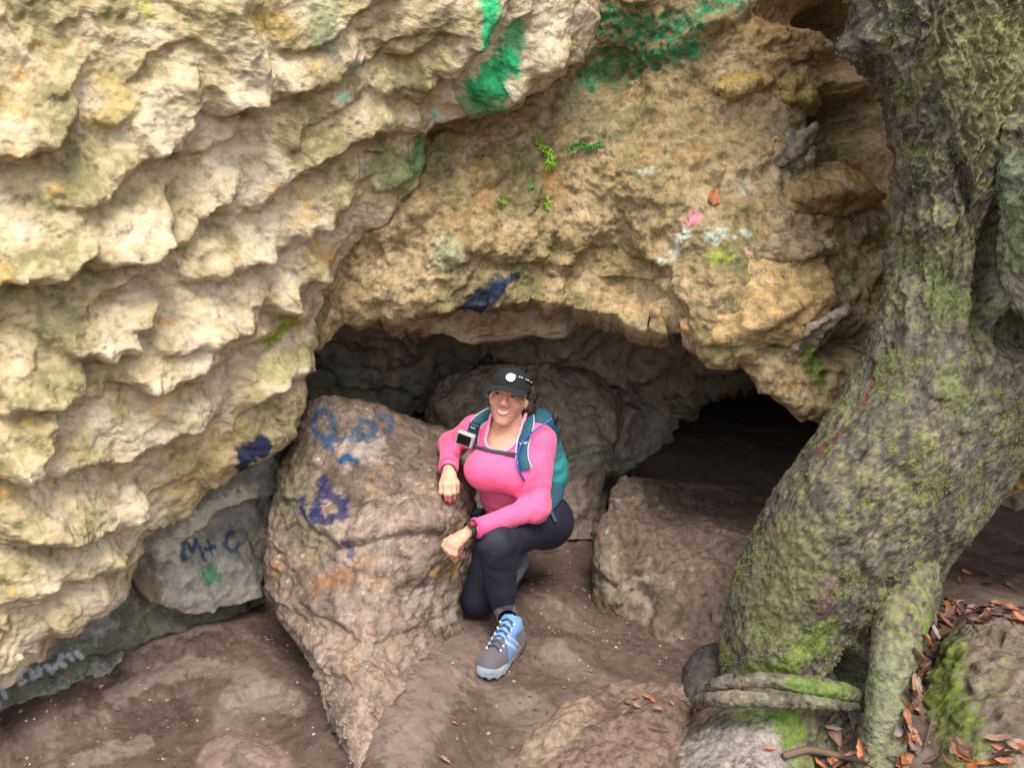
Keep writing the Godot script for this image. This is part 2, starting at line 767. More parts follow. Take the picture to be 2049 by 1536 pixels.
func cave() -> void:
	var anchors := [[450, 560, 3.7], [450, 760, 3.8], [450, 1040, 3.9], [620, 700, 4.3], [700, 770, 4.5], [640, 900, 4.4], [820, 760, 4.7], [900, 700, 4.75], [900, 580, 3.9], [700, 560, 3.7], [1100, 580, 3.9], [1080, 740, 4.6], [1160, 820, 4.4], [1160, 930, 4.55], [1240, 760, 4.7], [1300, 850, 5.0], [1330, 930, 5.6], [1420, 860, 7.4], [1520, 900, 9.4], [1600, 820, 8.0], [1600, 980, 9.0], [1420, 980, 7.0], [1300, 600, 4.0], [1500, 640, 4.2], [1700, 760, 4.6], [1900, 700, 4.4], [1900, 1000, 4.8], [2150, 900, 4.2], [2150, 1150, 4.2], [900, 960, 5.0], [700, 1040, 4.6], [1160, 1040, 4.7], [700, 480, 3.9], [1000, 480, 4.0], [1300, 480, 4.2], [1500, 480, 4.5], [1700, 480, 4.7], [1900, 480, 4.6], [1500, 560, 4.5], [2150, 500, 4.5], [1700, 620, 4.9], [1400, 700, 4.7], [1550, 720, 5.4]]
	var lo := Vector2(420, 480)
	var hi := Vector2(2200, 1180)
	var dep := Depths.new(anchors, lo, hi)
	var p := Patch.new(300, 130)
	for j in p.nv:
		for i in p.nu:
			var q := lo + (hi - lo) * Vector2(i / (p.nu - 1.0), j / (p.nv - 1.0))
			p.Q[j * p.nu + i] = q
			p.P[j * p.nu + i] = at(q.x, q.y, dep.v(q))
	p.normals(EYE, 60 * p.nu + 150)
	p.warp(n_warp, 22.0)
	p.ledge([[560, 800], [700, 815], [820, 800], [880, 770], [960, 740]], 0.1, 90, 12)
	p.ledge([[860, 860], [900, 810], [960, 770], [1100, 735], [1190, 740], [1230, 790]], 0.0, 90, 12)
	p.ledge([[1080, 925], [1150, 928], [1230, 915], [1290, 880], [1310, 830], [1300, 770], [1260, 740]], 0.09, 160, 14)
	p.ledge([[1230, 740], [1240, 800], [1215, 850]], 0.06, 60, 10)
	p.ledge([[1300, 800], [1380, 760], [1460, 750], [1520, 770]], 0.1, 80, 14)
	for l in [[[[880, 850], [930, 790], [1000, 740], [1080, 720]], 0.07, 60], [[[1120, 760], [1190, 735], [1240, 770], [1232, 830], [1290, 870]], 0.08, 50], [[[640, 760], [740, 740], [830, 760]], 0.06, 50], [[[1290, 790], [1350, 830], [1330, 900]], 0.09, 60], [[[700, 700], [820, 690], [930, 720]], 0.07, 50]]:
		p.ledge(l[0], l[1], l[2], 6.0)
	for k in 90:
		p.tongue(Vector2(rng.randf_range(500, 1800), rng.randf_range(500, 1000)), rng.randf_range(30, 90), rng.randf_range(15, 40), rng.randf_range(-0.7, 0.1), rng.randf_range(0.02, 0.06))
	p.displace(Vector3(0, -0.3, 0))
	p.rough(n_ridge, 1.5, 0.12)
	p.rough(n_ridge, 4.0, 0.03)
	p.rough(n_mid, 9.0, 0.02)
	for k in p.P.size():
		var v := p.P[k]
		var a := n_tint.get_noise_3dv(v * 1.4)
		var b := n_fine.get_noise_3dv(v * 14.0)
		var col := mix3(Color(0.33, 0.262, 0.20), Color(0.285, 0.25, 0.19), a * 2.0 + 0.1)
		col = mix3(col, Color(0.40, 0.33, 0.26), b * 1.2 - 0.25)
		p.C[k] = col
	p.paint([[620, 720], [700, 800], [800, 800]], 90, Color(0.20, 0.225, 0.185, 0.6), n_spot, 0.3, 0.4)
	p.paint([[1150, 900], [1230, 900], [1300, 880]], 40, Color(0.29, 0.325, 0.26, 0.7), n_spot, 0.3, 0.5)
	p.paint([[1120, 800], [1200, 790], [1260, 850]], 70, Color(0.33, 0.275, 0.25, 0.7), n_spot, 0.3, 0.5)
	p.paint([[900, 830], [960, 780]], 50, Color(0.30, 0.25, 0.22, 0.7), n_spot, 0.3, 0.5)
	var o := setting("cave_wall", p.mesh(mats.cave_stone))
	tag(o, "dim grey cave wall behind the kneeling hiker", "cave wall")


func recess() -> void:
	var anchors := [[600, 840, 3.72], [560, 900, 3.6], [470, 990, 3.38], [540, 1000, 3.5], [400, 1080, 3.28], [520, 1080, 3.45], [330, 1130, 3.12], [500, 1160, 3.42], [290, 1190, 3.1], [400, 1260, 3.28], [200, 1290, 2.95], [0, 1420, 2.68], [600, 1150, 3.75], [700, 960, 4.6], [300, 900, 3.3], [0, 1000, 2.95], [-400, 1500, 2.4], [-500, 1000, 2.6], [700, 1250, 3.9], [540, 1300, 3.5], [660, 740, 5.4], [720, 760, 5.6], [720, 860, 5.2], [640, 780, 4.6]]
	var lo := Vector2(-520, 740)
	var hi := Vector2(720, 1600)
	var dep := Depths.new(anchors, lo, hi)
	var p := Patch.new(430, 300)
	for j in p.nv:
		for i in p.nu:
			var q := lo + (hi - lo) * Vector2(i / (p.nu - 1.0), j / (p.nv - 1.0))
			p.Q[j * p.nu + i] = q
			p.P[j * p.nu + i] = at(q.x, q.y, dep.v(q))
	p.normals(EYE, 150 * p.nu + 260)
	p.warp(n_warp, 12.0)
	p.ledge([[300, 1105], [360, 1060], [440, 1000], [500, 985], [545, 962], [600, 925]], 0.10, 170, 8)
	p.ledge([[250, 1150], [285, 1180], [330, 1195], [400, 1190], [470, 1175], [530, 1138]], 0.12, 150, 9)
	p.ledge([[60, 1360], [160, 1310], [300, 1270], [420, 1230], [520, 1205]], 0.05, 60, 8)
	for k in 60:
		p.tongue(Vector2(rng.randf_range(-300, 600), rng.randf_range(1180, 1400)), rng.randf_range(15, 50), rng.randf_range(8, 20), rng.randf_range(-0.7, -0.2), rng.randf_range(0.01, 0.03))
	p.displace(Vector3(0.1, -0.3, 0))
	p.rough(n_ridge, 3.0, 0.02)
	p.rough(n_mid, 14.0, 0.008)
	for k in p.P.size():
		var v := p.P[k]
		var a := n_tint.get_noise_3dv(v * 2.0)
		var b := n_fine.get_noise_3dv(v * 18.0)
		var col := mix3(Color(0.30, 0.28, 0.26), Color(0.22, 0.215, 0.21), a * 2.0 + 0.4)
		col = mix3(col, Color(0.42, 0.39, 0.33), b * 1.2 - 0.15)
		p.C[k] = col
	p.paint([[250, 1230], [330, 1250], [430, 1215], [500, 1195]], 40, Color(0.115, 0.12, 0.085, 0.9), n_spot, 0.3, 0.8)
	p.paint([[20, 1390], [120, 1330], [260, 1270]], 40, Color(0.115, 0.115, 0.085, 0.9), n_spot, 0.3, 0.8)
	p.paint([[320, 1100], [380, 1030], [470, 975]], 26, Color(0.56, 0.50, 0.40, 0.9), n_spot, 0.3, 0.8)
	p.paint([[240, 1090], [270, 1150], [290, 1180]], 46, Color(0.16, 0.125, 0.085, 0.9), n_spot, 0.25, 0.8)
	p.paint([[300, 1190], [420, 1190], [510, 1160]], 20, Color(0.27, 0.22, 0.19, 0.7), n_spot, 0.3, 0.8)
	var blue := Color(0.02, 0.06, 0.135, 0.85)
	p.paint([[343, 1112], [350, 1076], [364, 1098], [379, 1074], [386, 1112]], 4.2, blue, n_spot, -0.25, 1.0)
	p.paint([[393, 1092], [418, 1085]], 4.2, blue, n_spot, -0.25, 1.0)
	p.paint([[404, 1076], [407, 1102]], 4.2, blue, n_spot, -0.25, 1.0)
	p.paint([[462, 1060], [445, 1063], [437, 1078], [444, 1090], [460, 1090], [468, 1080]], 4.0, Color(blue, 0.8), n_spot, -0.1, 1.0)
	p.paint([[385, 1136], [402, 1134]], 17, Color(0.04, 0.20, 0.09, 0.8), n_spot, 0.15, 1.0)
	p.paint([[505, 858], [482, 868], [464, 882], [460, 905], [474, 918]], 12, Color(0.008, 0.018, 0.07, 0.95), n_spot, 0.1, 1.0)
	for s in [[[4, 1380], [10, 1394]], [[36, 1350], [41, 1368], [50, 1362]], [[58, 1340], [63, 1356], [74, 1349], [71, 1334]], [[86, 1330], [96, 1342], [102, 1326]], [[114, 1308], [107, 1322], [120, 1328]], [[126, 1306], [136, 1318]], [[142, 1300], [153, 1311]]]:
		p.paint(s, 5.5, Color(0.42, 0.47, 0.54, 0.95), n_spot, -0.1, 1.0)
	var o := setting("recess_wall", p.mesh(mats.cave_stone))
	tag(o, "grey rock slab with blue letters under the overhang", "rock wall")


func lip(x: float) -> float:
	var pts := [[380, 800], [560, 765], [620, 715], [690, 640], [760, 625], [830, 610], [900, 604], [960, 594], [1040, 590], [1100, 604], [1160, 618], [1230, 632], [1290, 660], [1340, 655], [1390, 682], [1440, 702], [1490, 722], [1525, 770], [1560, 805], [1640, 850], [1750, 905], [1900, 985], [2000, 990], [2100, 965], [2600, 950]]
	for m in range(1, pts.size()):
		if x <= pts[m][0]:
			return lerpf(pts[m - 1][1], pts[m][1], (x - pts[m - 1][0]) / (pts[m][0] - pts[m - 1][0]))
	return 950.0


func wall() -> void:
	var anchors := [[400, -600, 3.3], [1200, -600, 3.1], [2000, -600, 2.9], [2600, -600, 2.7], [500, 100, 3.25], [1200, 60, 3.35], [1250, 150, 3.45], [1500, 60, 3.1], [1700, 200, 3.35], [1850, 400, 3.6], [1850, 100, 3.6], [900, 300, 3.14], [1050, 280, 3.24], [1100, 400, 3.2], [1300, 350, 3.12], [1450, 400, 3.05], [1600, 500, 3.0], [640, 500, 3.17], [800, 480, 3.12], [960, 480, 3.08], [950, 600, 3.12], [800, 620, 3.1], [700, 620, 3.18], [600, 720, 3.22], [1100, 560, 3.30], [1200, 560, 3.36], [1320, 580, 3.30], [1290, 670, 3.12], [1100, 640, 3.15], [1430, 600, 3.0], [1450, 700, 3.05], [1560, 780, 3.05], [1650, 700, 3.0], [1700, 850, 3.1], [1900, 900, 3.2], [2050, 800, 2.9], [2300, 900, 2.8], [2600, 500, 2.5], [400, 800, 3.5]]
	var lo := Vector2(420, -640)
	var hi := Vector2(2560, 1060)
	var dep := Depths.new(anchors, lo - Vector2(50, 50), hi)
	var nu := 460
	var front := 300
	var back := 34
	var p := Patch.new(nu, front + back + 1)
	for i in nu:
		var x := lerpf(430.0, 2550.0, i / (nu - 1.0))
		var yl := lip(x) + n_warp.get_noise_2d(x * 1.1, 60.0) * 12.0
		for j in p.nv:
			var k := j * nu + i
			if j == 0:
				p.Q[k] = Vector2(x, -640)
				p.P[k] = at(x, -620, dep.v(Vector2(x, -600))) + Vector3(0, 1.2, -5.0)
			elif j <= front:
				# finer rows toward the part that the camera sees
				var t := (j - 1.0) / (front - 1.0)
				var y := lerpf(-600.0, yl, pow(t, 0.62))
				var q := Vector2(x, y)
				p.Q[k] = q
				var near_lip := clampf(1.0 - (yl - y) / 46.0, 0.0, 1.0)
				p.P[k] = at(x, y, dep.v(q) + 0.05 * near_lip * near_lip)
			else:
				var t := float(j - front) / back
				var base := at(x, yl, dep.v(Vector2(x, yl)) + 0.05)
				p.Q[k] = Vector2(x, yl + t * 120.0)
				var away := (base - EYE)
				away.y = 0.0
				p.P[k] = base + away.normalized() * (1.9 * t) + Vector3.UP * (0.28 * sin(minf(t * 2.2, 1.0) * PI * 0.5) - 0.03 * sin(t * 12.0))
	p.normals(EYE, 200 * nu + 230)
	p.warp(n_warp, 14.0)
	for l in [
		[[[860, 562], [905, 522], [960, 502], [1000, 520], [1050, 512], [1085, 520], [1110, 545], [1130, 530], [1150, 500], [1200, 472], [1235, 440]], 0.06, 110],
		[[[905, 610], [960, 622], [1000, 615], [1060, 640], [1112, 642], [1122, 600], [1115, 565], [1080, 545]], 0.06, 90],
		[[[1130, 652], [1200, 655], [1250, 672], [1290, 684], [1330, 672], [1345, 620], [1320, 590]], 0.07, 90],
		[[[1190, 570], [1240, 548], [1300, 560], [1345, 580], [1380, 615]], 0.06, 60],
		[[[1250, 498], [1320, 500], [1365, 530], [1386, 580], [1392, 640], [1390, 700]], 0.09, 170],
		[[[1060, 440], [1105, 480], [1150, 478], [1220, 432]], 0.06, 60],
		[[[690, 640], [740, 600], [800, 575], [860, 560]], 0.04, 70],
		[[[700, 655], [760, 652], [800, 640], [850, 640], [905, 605], [915, 570]], 0.05, 80],
		[[[740, 500], [800, 470], [850, 430], [880, 400]], 0.05, 60],
		[[[880, 420], [960, 370], [1050, 330], [1090, 330]], 0.04, 60],
		[[[1080, 345], [1130, 310], [1200, 295], [1260, 260], [1330, 200], [1400, 150]], 0.05, 70],
		[[[1290, 430], [1370, 340], [1430, 300]], 0.03, 50],
		[[[1240, 130], [1330, 110], [1420, 70], [1500, 20]], 0.06, 70],
		[[[1400, 650], [1420, 690], [1480, 712], [1520, 690]], 0.08, 80],
		[[[1500, 720], [1540, 770], [1600, 815], [1660, 830]], 0.05, 60],
		[[[1500, 300], [1600, 330], [1700, 300]], 0.05, 60],
		[[[830, 250], [900, 240], [960, 215], [1030, 190]], 0.05, 60]]:
		p.ledge(l[0], l[1] * 1.1, l[2], 13.0)
		p.knobs(l[0], l[1] * 0.7, rng)
	p.soften(8)
	for k in 150:
		var c := Vector2(rng.randf_range(480, 2500), rng.randf_range(-550, 600))
		p.tongue(c, rng.randf_range(24, 70), rng.randf_range(12, 34), rng.randf_range(-0.9, -0.25), rng.randf_range(0.015, 0.05))
	for k in 520:
		var c := Vector2(rng.randf_range(600, 1780), rng.randf_range(0, 800))
		p.tongue(c, rng.randf_range(8, 24), rng.randf_range(6, 14), rng.randf_range(-1.0, 0.1), rng.randf_range(0.006, 0.02))
	p.soften(1)
	# dark hollow by the tree, and small hollows
	p.bump(Vector2(1695, 235), 85, 85, 0.2, -1.1)
	p.bump(Vector2(1700, 70), 90, 120, 0.2, -0.6)
	p.bump(Vector2(1230, 130), 150, 60, -0.5, -0.10)
	p.bump(Vector2(1600, 20), 120, 60, 0.0, -0.12)
	p.bump(Vector2(1700, 690), 90, 40, -0.4, -0.15)
	p.bump(Vector2(965, 315), 30, 18, -0.3, -0.07)
	p.bump(Vector2(1150, 300), 60, 14, -0.3, -0.05)
	for j in range(front, p.nv):
		for i in nu:
			p.H[j * nu + i] *= maxf(0.0, 1.0 - (j - front) / 6.0)
	p.displace(Vector3(0.05, -0.10, 0))
	p.rough(n_ridge, 4.0, 0.022)
	p.rough(n_mid, 13.0, 0.016)
	p.rough(n_cell, 22.0, 0.012)
	p.rough(n_fine, 48.0, 0.005)
	var tan_ := Color(0.37, 0.275, 0.15)
	var light := Color(0.50, 0.385, 0.24)
	var orange := Color(0.46, 0.275, 0.11)
	var olive := Color(0.23, 0.205, 0.10)
	var dirt := Color(0.20, 0.155, 0.09)
	for k in p.P.size():
		var v := p.P[k]
		var a := n_tint.get_noise_3dv(v * 1.8)
		var b := n_tint.get_noise_3dv(v * 5.0 + Vector3(9, 3, 1))
		var c := n_fine.get_noise_3dv(v * 30.0)
		var e := n_tint.get_noise_3dv(v * 3.0 + Vector3(-20, 7, 40))
		var col := tan_
		col = mix3(col, light, (a + b + 0.05) * 1.6)
		col = mix3(col, olive, (-a * 1.2 - b + c * 0.4 - 0.2) * 2.2)
		col = mix3(col, orange, (e + c * 0.4 - 0.28) * 2.6)
		col = mix3(col, dirt, (c * 0.9 + b * 0.5 - 0.48) * 3.0)
		p.C[k] = col
	# sprayed paint, moss film and lichen
	var green := Color(0.025, 0.29, 0.13, 0.9)
	for s in [[[[1190, 150], [1260, 110]], 50], [[[1230, 40], [1320, 60], [1400, 40]], 46], [[[1300, 110], [1390, 90]], 40], [[[1420, 20], [1480, 5]], 36], [[[1180, 60], [1210, 20]], 40], [[[1320, 120]], 24]]:
		p.paint(s[0], s[1], green, n_spot, 0.42, 0.9, 0.7)
	p.paint([[850, 235], [900, 225]], 28, Color(0.03, 0.16, 0.05, 0.8), n_spot, 0.3, 0.8)
	p.paint([[1150, 210], [1200, 260]], 60, Color(0.26, 0.25, 0.15, 0.7), n_spot, 0.3, 0.8)
	var navy := Color(0.012, 0.028, 0.085, 0.9)
	p.paint([[922, 602], [960, 582], [990, 560]], 15, navy, n_spot, 0.12, 0.9)
	p.paint([[985, 565], [1030, 548]], 10, navy, n_spot, 0.3, 0.9)
	for e in [[1382, 468, 16, 16, Color(0.66, 0.71, 0.63)], [1397, 434, 12, 14, Color(0.76, 0.30, 0.37)], [1372, 492, 14, 10, Color(0.62, 0.67, 0.58)], [1356, 510, 8, 6, Color(0.62, 0.67, 0.58)], [1445, 478, 28, 22, Color(0.50, 0.57, 0.46)], [1448, 518, 20, 16, Color(0.36, 0.44, 0.08)], [1490, 380, 16, 6, Color(0.46, 0.52, 0.40)], [1580, 320, 26, 14, Color(0.45, 0.54, 0.44)], [1300, 345, 16, 5, Color(0.5, 0.53, 0.42)], [1600, 500, 60, 16, Color(0.42, 0.48, 0.38)], [1490, 470, 8, 4, Color(0.5, 0.56, 0.48)]]:
		for m in int(e[3] * 1.5):
			p.paint([[e[0] + rng.randfn() * e[2] * 0.45, e[1] + rng.randfn() * e[2] * 0.45]], rng.randf_range(3.0, 6.5), Color(e[4], 0.85), n_spot, 0.0, 1.0)
	p.paint([[1560, 270], [1610, 240], [1640, 330]], 50, Color(0.25, 0.225, 0.17, 0.6), n_spot, 0.4, 0.8)
	p.paint([[1560, 680], [1590, 660], [1640, 750]], 26, Color(0.12, 0.18, 0.03, 0.9), n_spot, 0.3, 1.0)
	p.paint([[1540, 60], [1620, 30]], 70, Color(0.44, 0.27, 0.12, 0.7), n_spot, 0.3, 0.6)
	p.paint([[890, 500], [900, 520]], 36, Color(0.34, 0.40, 0.26, 0.6), n_spot, 0.3, 0.8)
	p.paint([[840, 650], [860, 655]], 12, Color(0.42, 0.14, 0.06, 0.55), n_spot, 0.2, 1.0)
	p.paint([[950, 640], [975, 640]], 12, Color(0.42, 0.14, 0.06, 0.55), n_spot, 0.2, 1.0)
	record(p)
	var o := setting("cliff_wall", p.mesh(mats.pitted_limestone))
	stones_in_wall(o)
	tag(o, "tan pitted limestone cliff above the cave mouth", "cliff")
	# a hanging shelf inside the mouth
	var h := solid([[530, 690, 1180], [590, 690, 1180], [626, 700, 1170], [642, 740, 1150], [654, 790, 1100], [662, 820, 1000], [668, 850, 940]], [[700, 560, 3.6], [900, 600, 3.55], [850, 690, 3.62], [1100, 640, 3.6], [950, 680, 3.62]], 0.12, 0.6, 5, 4)
	h.warp(n_warp, 10)
	for k in 26:
		h.tongue(Vector2(rng.randf_range(700, 1150), rng.randf_range(600, 680)), rng.randf_range(20, 60), rng.randf_range(12, 26), rng.randf_range(-0.5, 0.4), rng.randf_range(0.02, 0.05))
	h.displace(Vector3(0, -0.4, 0))
	h.rough(n_mid, 10.0, 0.02)
	tint_limestone(h, 0.6)
	h.paint([[760, 650], [850, 655]], 20, Color(0.32, 0.12, 0.06, 0.5), n_spot, 0.25, 0.8)
	h.paint([[950, 645], [1010, 650]], 16, Color(0.30, 0.12, 0.07, 0.5), n_spot, 0.25, 0.8)
	o = setting("ceiling_shelf", h.mesh(mats.cave_stone))
	tag(o, "scalloped shelf of rock hanging inside the cave mouth", "rock ceiling")


func overhang() -> void:
	var L := [[1235, -420], [1215, -150], [1192, 30], [1141, 113], [1075, 176], [960, 193], [870, 219], [838, 275], [826, 370], [780, 440], [715, 480], [675, 520], [640, 580], [612, 640], [598, 720], [606, 790], [590, 828], [520, 866], [445, 935], [370, 1000], [292, 1060], [235, 1190], [120, 1275], [0, 1372], [-150, 1460], [-350, 1560], [-620, 1640]]
	var E := [[900, -760], [600, -720], [200, -660], [-200, -640], [-480, -560], [-560, -300], [-600, 0], [-640, 300], [-700, 600], [-800, 900], [-960, 1200]]
	var anchors := [[1192, 30, 2.86], [1141, 113, 2.92], [1075, 176, 2.98], [870, 219, 2.95], [838, 280, 2.98], [820, 390, 3.02], [715, 480, 3.06], [640, 580, 3.12], [600, 720, 3.12], [600, 825, 3.08], [445, 935, 2.98], [292, 1060, 2.80], [225, 1200, 2.66], [0, 1370, 2.36], [-300, 1540, 2.1], [-620, 1640, 1.9], [900, -760, 2.6], [1235, -400, 2.8], [500, 300, 2.66], [250, 600, 2.46], [0, 0, 2.12], [0, 700, 2.22], [400, 800, 2.72], [700, 0, 2.6], [-600, -600, 1.9], [-900, 900, 1.7], [-500, 300, 1.95], [150, 1000, 2.48], [950, 60, 2.74]]
	var nu := 660
	var nt := 410
	var back := 30
	var dep := Depths.new(anchors, Vector2(-1050, -820), Vector2(1320, 1720))
	var p := Patch.new(nu, nt + back + 1)
	var lc := even(L, nu)
	var ec := even(E, nu)
	for i in nu:
		var a := lc[i]
		var b := ec[i]
		a += Vector2(n_warp.get_noise_2d(i * 3.1, 5.0), n_warp.get_noise_2d(i * 3.1, 505.0)) * 14.0
		var dir := (a - b).normalized()
		for j in p.nv:
			var k := j * nu + i
			if j == 0:
				p.Q[k] = b - Vector2(900, 900)
				p.P[k] = at(b.x, b.y, dep.v(b)) + Vector3(-1.5, 2.0, -6.0)
			elif j <= nt:
				var t := (j - 1.0) / (nt - 1.0)
				var q := b.lerp(a, pow(t, 0.72))
				p.Q[k] = q
				var e := clampf(1.0 - q.distance_to(a) / 60.0, 0.0, 1.0)
				p.P[k] = at(q.x, q.y, dep.v(q) + 0.06 * e * e)
			else:
				var t := float(j - nt) / back
				var q := a + dir * (2.0 - 26.0 * t)
				p.Q[k] = a + dir * 60.0 * t
				p.P[k] = at(q.x, q.y, dep.v(a) + 0.06 + 0.62 * t)
	p.normals(EYE, 240 * nu + 330)
	p.warp(n_warp, 15.0)
	for l in [
		[[[-60, 310], [20, 300], [70, 290], [105, 262], [135, 235], [132, 190], [100, 155]], 0.10, 150],
		[[[60, 395], [110, 400], [190, 380], [235, 340], [250, 308], [240, 270]], 0.07, 110],
		[[[240, 312], [300, 285], [335, 280], [360, 240], [372, 190], [368, 130], [350, 100]], 0.09, 120],
		[[[370, 215], [420, 205], [455, 190], [505, 180], [515, 150], [500, 90], [480, 20], [470, -80]], 0.10, 150],
		[[[-60, 560], [20, 545], [100, 540], [135, 500], [180, 512], [250, 498], [300, 452], [306, 412], [300, 350]], 0.11, 150],
		[[[60, 660], [120, 690], [190, 702], [200, 688], [240, 692], [245, 660], [262, 620], [275, 592], [240, 560]], 0.09, 110],
		[[[215, 735], [290, 765], [330, 748], [380, 738], [392, 690], [396, 630], [380, 600]], 0.10, 110],
		[[[-40, 820], [30, 800], [80, 782], [142, 780], [145, 740], [132, 690]], 0.08, 110],
		[[[330, 560], [400, 525], [450, 505], [500, 490], [560, 455], [600, 440], [650, 410], [690, 392], [695, 350], [685, 300]], 0.09, 110],
		[[[300, 690], [380, 668], [440, 655], [465, 640], [468, 600], [490, 588], [520, 600], [550, 598], [552, 570], [585, 548], [620, 520], [655, 505], [660, 470]], 0.10, 120],
		[[[430, 720], [470, 668], [520, 660], [545, 640], [600, 615], [610, 580]], 0.06, 70],
		[[[540, 275], [580, 268], [592, 230], [572, 195]], 0.06, 60],
		[[[735, 182], [770, 165], [830, 180], [845, 160], [870, 110]], 0.06, 60],
		[[[700, 235], [760, 215], [800, 225], [845, 245]], 0.05, 60],
		[[[-20, 935], [40, 920], [60, 880], [75, 845], [70, 790]], 0.09, 100],
		[[[40, 945], [100, 925], [170, 905], [240, 890], [300, 860], [380, 830], [430, 785]], 0.06, 90],
		[[[-20, 1072], [80, 1060], [140, 1060], [200, 1040], [250, 1000], [280, 960]], 0.08, 100],
		[[[-20, 1200], [60, 1170], [130, 1140], [200, 1130], [250, 1080]], 0.06, 80],
		[[[390, 960], [440, 930], [490, 890], [560, 860], [600, 828]], 0.06, 70],
		[[[410, 430], [470, 400], [520, 370], [560, 330], [640, 300], [690, 260], [740, 250], [840, 254]], 0.07, 80],
		[[[530, 180], [600, 160], [660, 150], [690, 120], [720, 70]], 0.06, 70],
		[[[860, 140], [930, 100], [960, 60], [1000, 0]], 0.06, 60],
		[[[890, 210], [960, 190], [1010, 182], [1045, 140], [1100, 110], [1130, 50]], 0.07, 70],
		[[[480, 805], [540, 775], [600, 735], [610, 690]], 0.06, 70],
		[[[260, 505], [330, 470], [390, 420], [430, 380], [470, 330]], 0.06, 80],
		[[[100, 1260], [160, 1220], [230, 1190]], 0.05, 60],
		[[[260, 700], [300, 690]], 0.05, 50],
		[[[120, 640], [170, 590], [240, 545], [300, 520]], 0.05, 70]]:
		p.ledge(l[0], l[1] * 1.05, l[2], 15.0)
		p.knobs(l[0], l[1] * 0.7, rng)
	for k in 110:
		var c := Vector2(rng.randf_range(-700, 1150), rng.randf_range(-600, 1300))
		p.tongue(c, rng.randf_range(50, 120), rng.randf_range(22, 44), rng.randf_range(-0.75, -0.40), rng.randf_range(0.03, 0.055))
	p.soften(3)
	for k in 480:
		var c := Vector2(rng.randf_range(-250, 1150), rng.randf_range(-150, 1350))
		var s := rng.randf()
		p.tongue(c, lerpf(14, 52, s * s), lerpf(9, 22, s), rng.randf_range(-0.95, -0.25), lerpf(0.010, 0.030, s * rng.randf_range(0.6, 1.0)))
	p.soften(3)
	p.displace(Vector3(0.12, -0.32, 0.0))
	p.rough(n_ridge, 13.0, 0.0045)
	p.rough(n_ridge, 5.0, 0.010)
	p.rough(n_mid, 12.0, 0.008)
	p.rough(n_fine, 40.0, 0.0045)
	tint_limestone(p)
	var g := Color(0.015, 0.42, 0.17, 0.95)
	p.paint([[968, -20], [972, 30], [962, 75]], 22, g, n_spot, 0.2, 0.8)
	p.paint([[1030, 50], [1015, 95]], 24, Color(0.04, 0.36, 0.14, 0.85), n_spot, 0.3, 0.8)
	p.paint([[1010, 110], [975, 140], [945, 155]], 24, g, n_spot, 0.15, 0.8)
	p.paint([[930, 170], [990, 180]], 26, Color(0.05, 0.26, 0.08, 0.7), n_spot, 0.3, 0.8)
	p.paint([[860, 205], [850, 225]], 12, Color(0.45, 0.66, 0.58, 0.8), n_spot, 0.2, 1.0)
	p.paint([[834, 270], [832, 310], [820, 340]], 20, Color(0.06, 0.24, 0.07, 0.7), n_spot, 0.25, 0.8)
	p.paint([[775, 320], [800, 360], [760, 330]], 40, Color(0.20, 0.26, 0.12, 0.6), n_spot, 0.3, 0.8)
	p.paint([[707, 112], [700, 124]], 10, Color(0.20, 0.56, 0.48, 0.8), n_spot, 0.15, 1.0)
	p.paint([[668, 176], [676, 180]], 13, Color(0.25, 0.52, 0.40, 0.7), n_spot, 0.25, 1.0)
	p.paint([[640, 20], [640, 60]], 40, Color(0.26, 0.34, 0.20, 0.6), n_spot, 0.35, 0.9)
	p.paint([[210, 165], [235, 200], [190, 235]], 34, Color(0.42, 0.32, 0.08, 0.6), n_spot, 0.5, 1.2)
	p.paint([[285, 5], [295, 25]], 20, Color(0.36, 0.36, 0.05, 0.6), n_spot, 0.4, 1.0)
	p.paint([[520, 40], [560, 50]], 30, Color(0.46, 0.32, 0.10, 0.6), n_spot, 0.35, 1.0)
	p.paint([[560, 625], [540, 660], [525, 670]], 22, Color(0.24, 0.30, 0.04, 0.85), n_spot, 0.25, 1.0)
	p.paint([[600, 690], [520, 740]], 24, Color(0.28, 0.30, 0.08, 0.6), n_spot, 0.35, 1.0)
	p.paint([[410, 880], [350, 950]], 60, Color(0.48, 0.34, 0.16, 0.5), n_spot, 0.4, 0.5)
	p.paint([[505, 858], [482, 868], [464, 882], [460, 905], [474, 918]], 12, Color(0.008, 0.018, 0.07, 0.95), n_spot, 0.1, 1.0)
	var white := Color(0.50, 0.56, 0.64, 0.95)
	for s in [[[8, 1372], [12, 1386]], [[36, 1338], [40, 1356], [48, 1350]], [[58, 1330], [62, 1345], [72, 1338], [70, 1324]], [[84, 1322], [94, 1332], [100, 1318]], [[112, 1300], [106, 1312], [118, 1318]], [[124, 1298], [132, 1308]], [[140, 1292], [150, 1302]]]:
		p.paint(s, 5, white, n_spot, 0.05, 1.0)
	var o := setting("rock_overhang", p.mesh(mats.limestone))
	tag(o, "scalloped cream limestone overhang with green paint", "rock overhang")


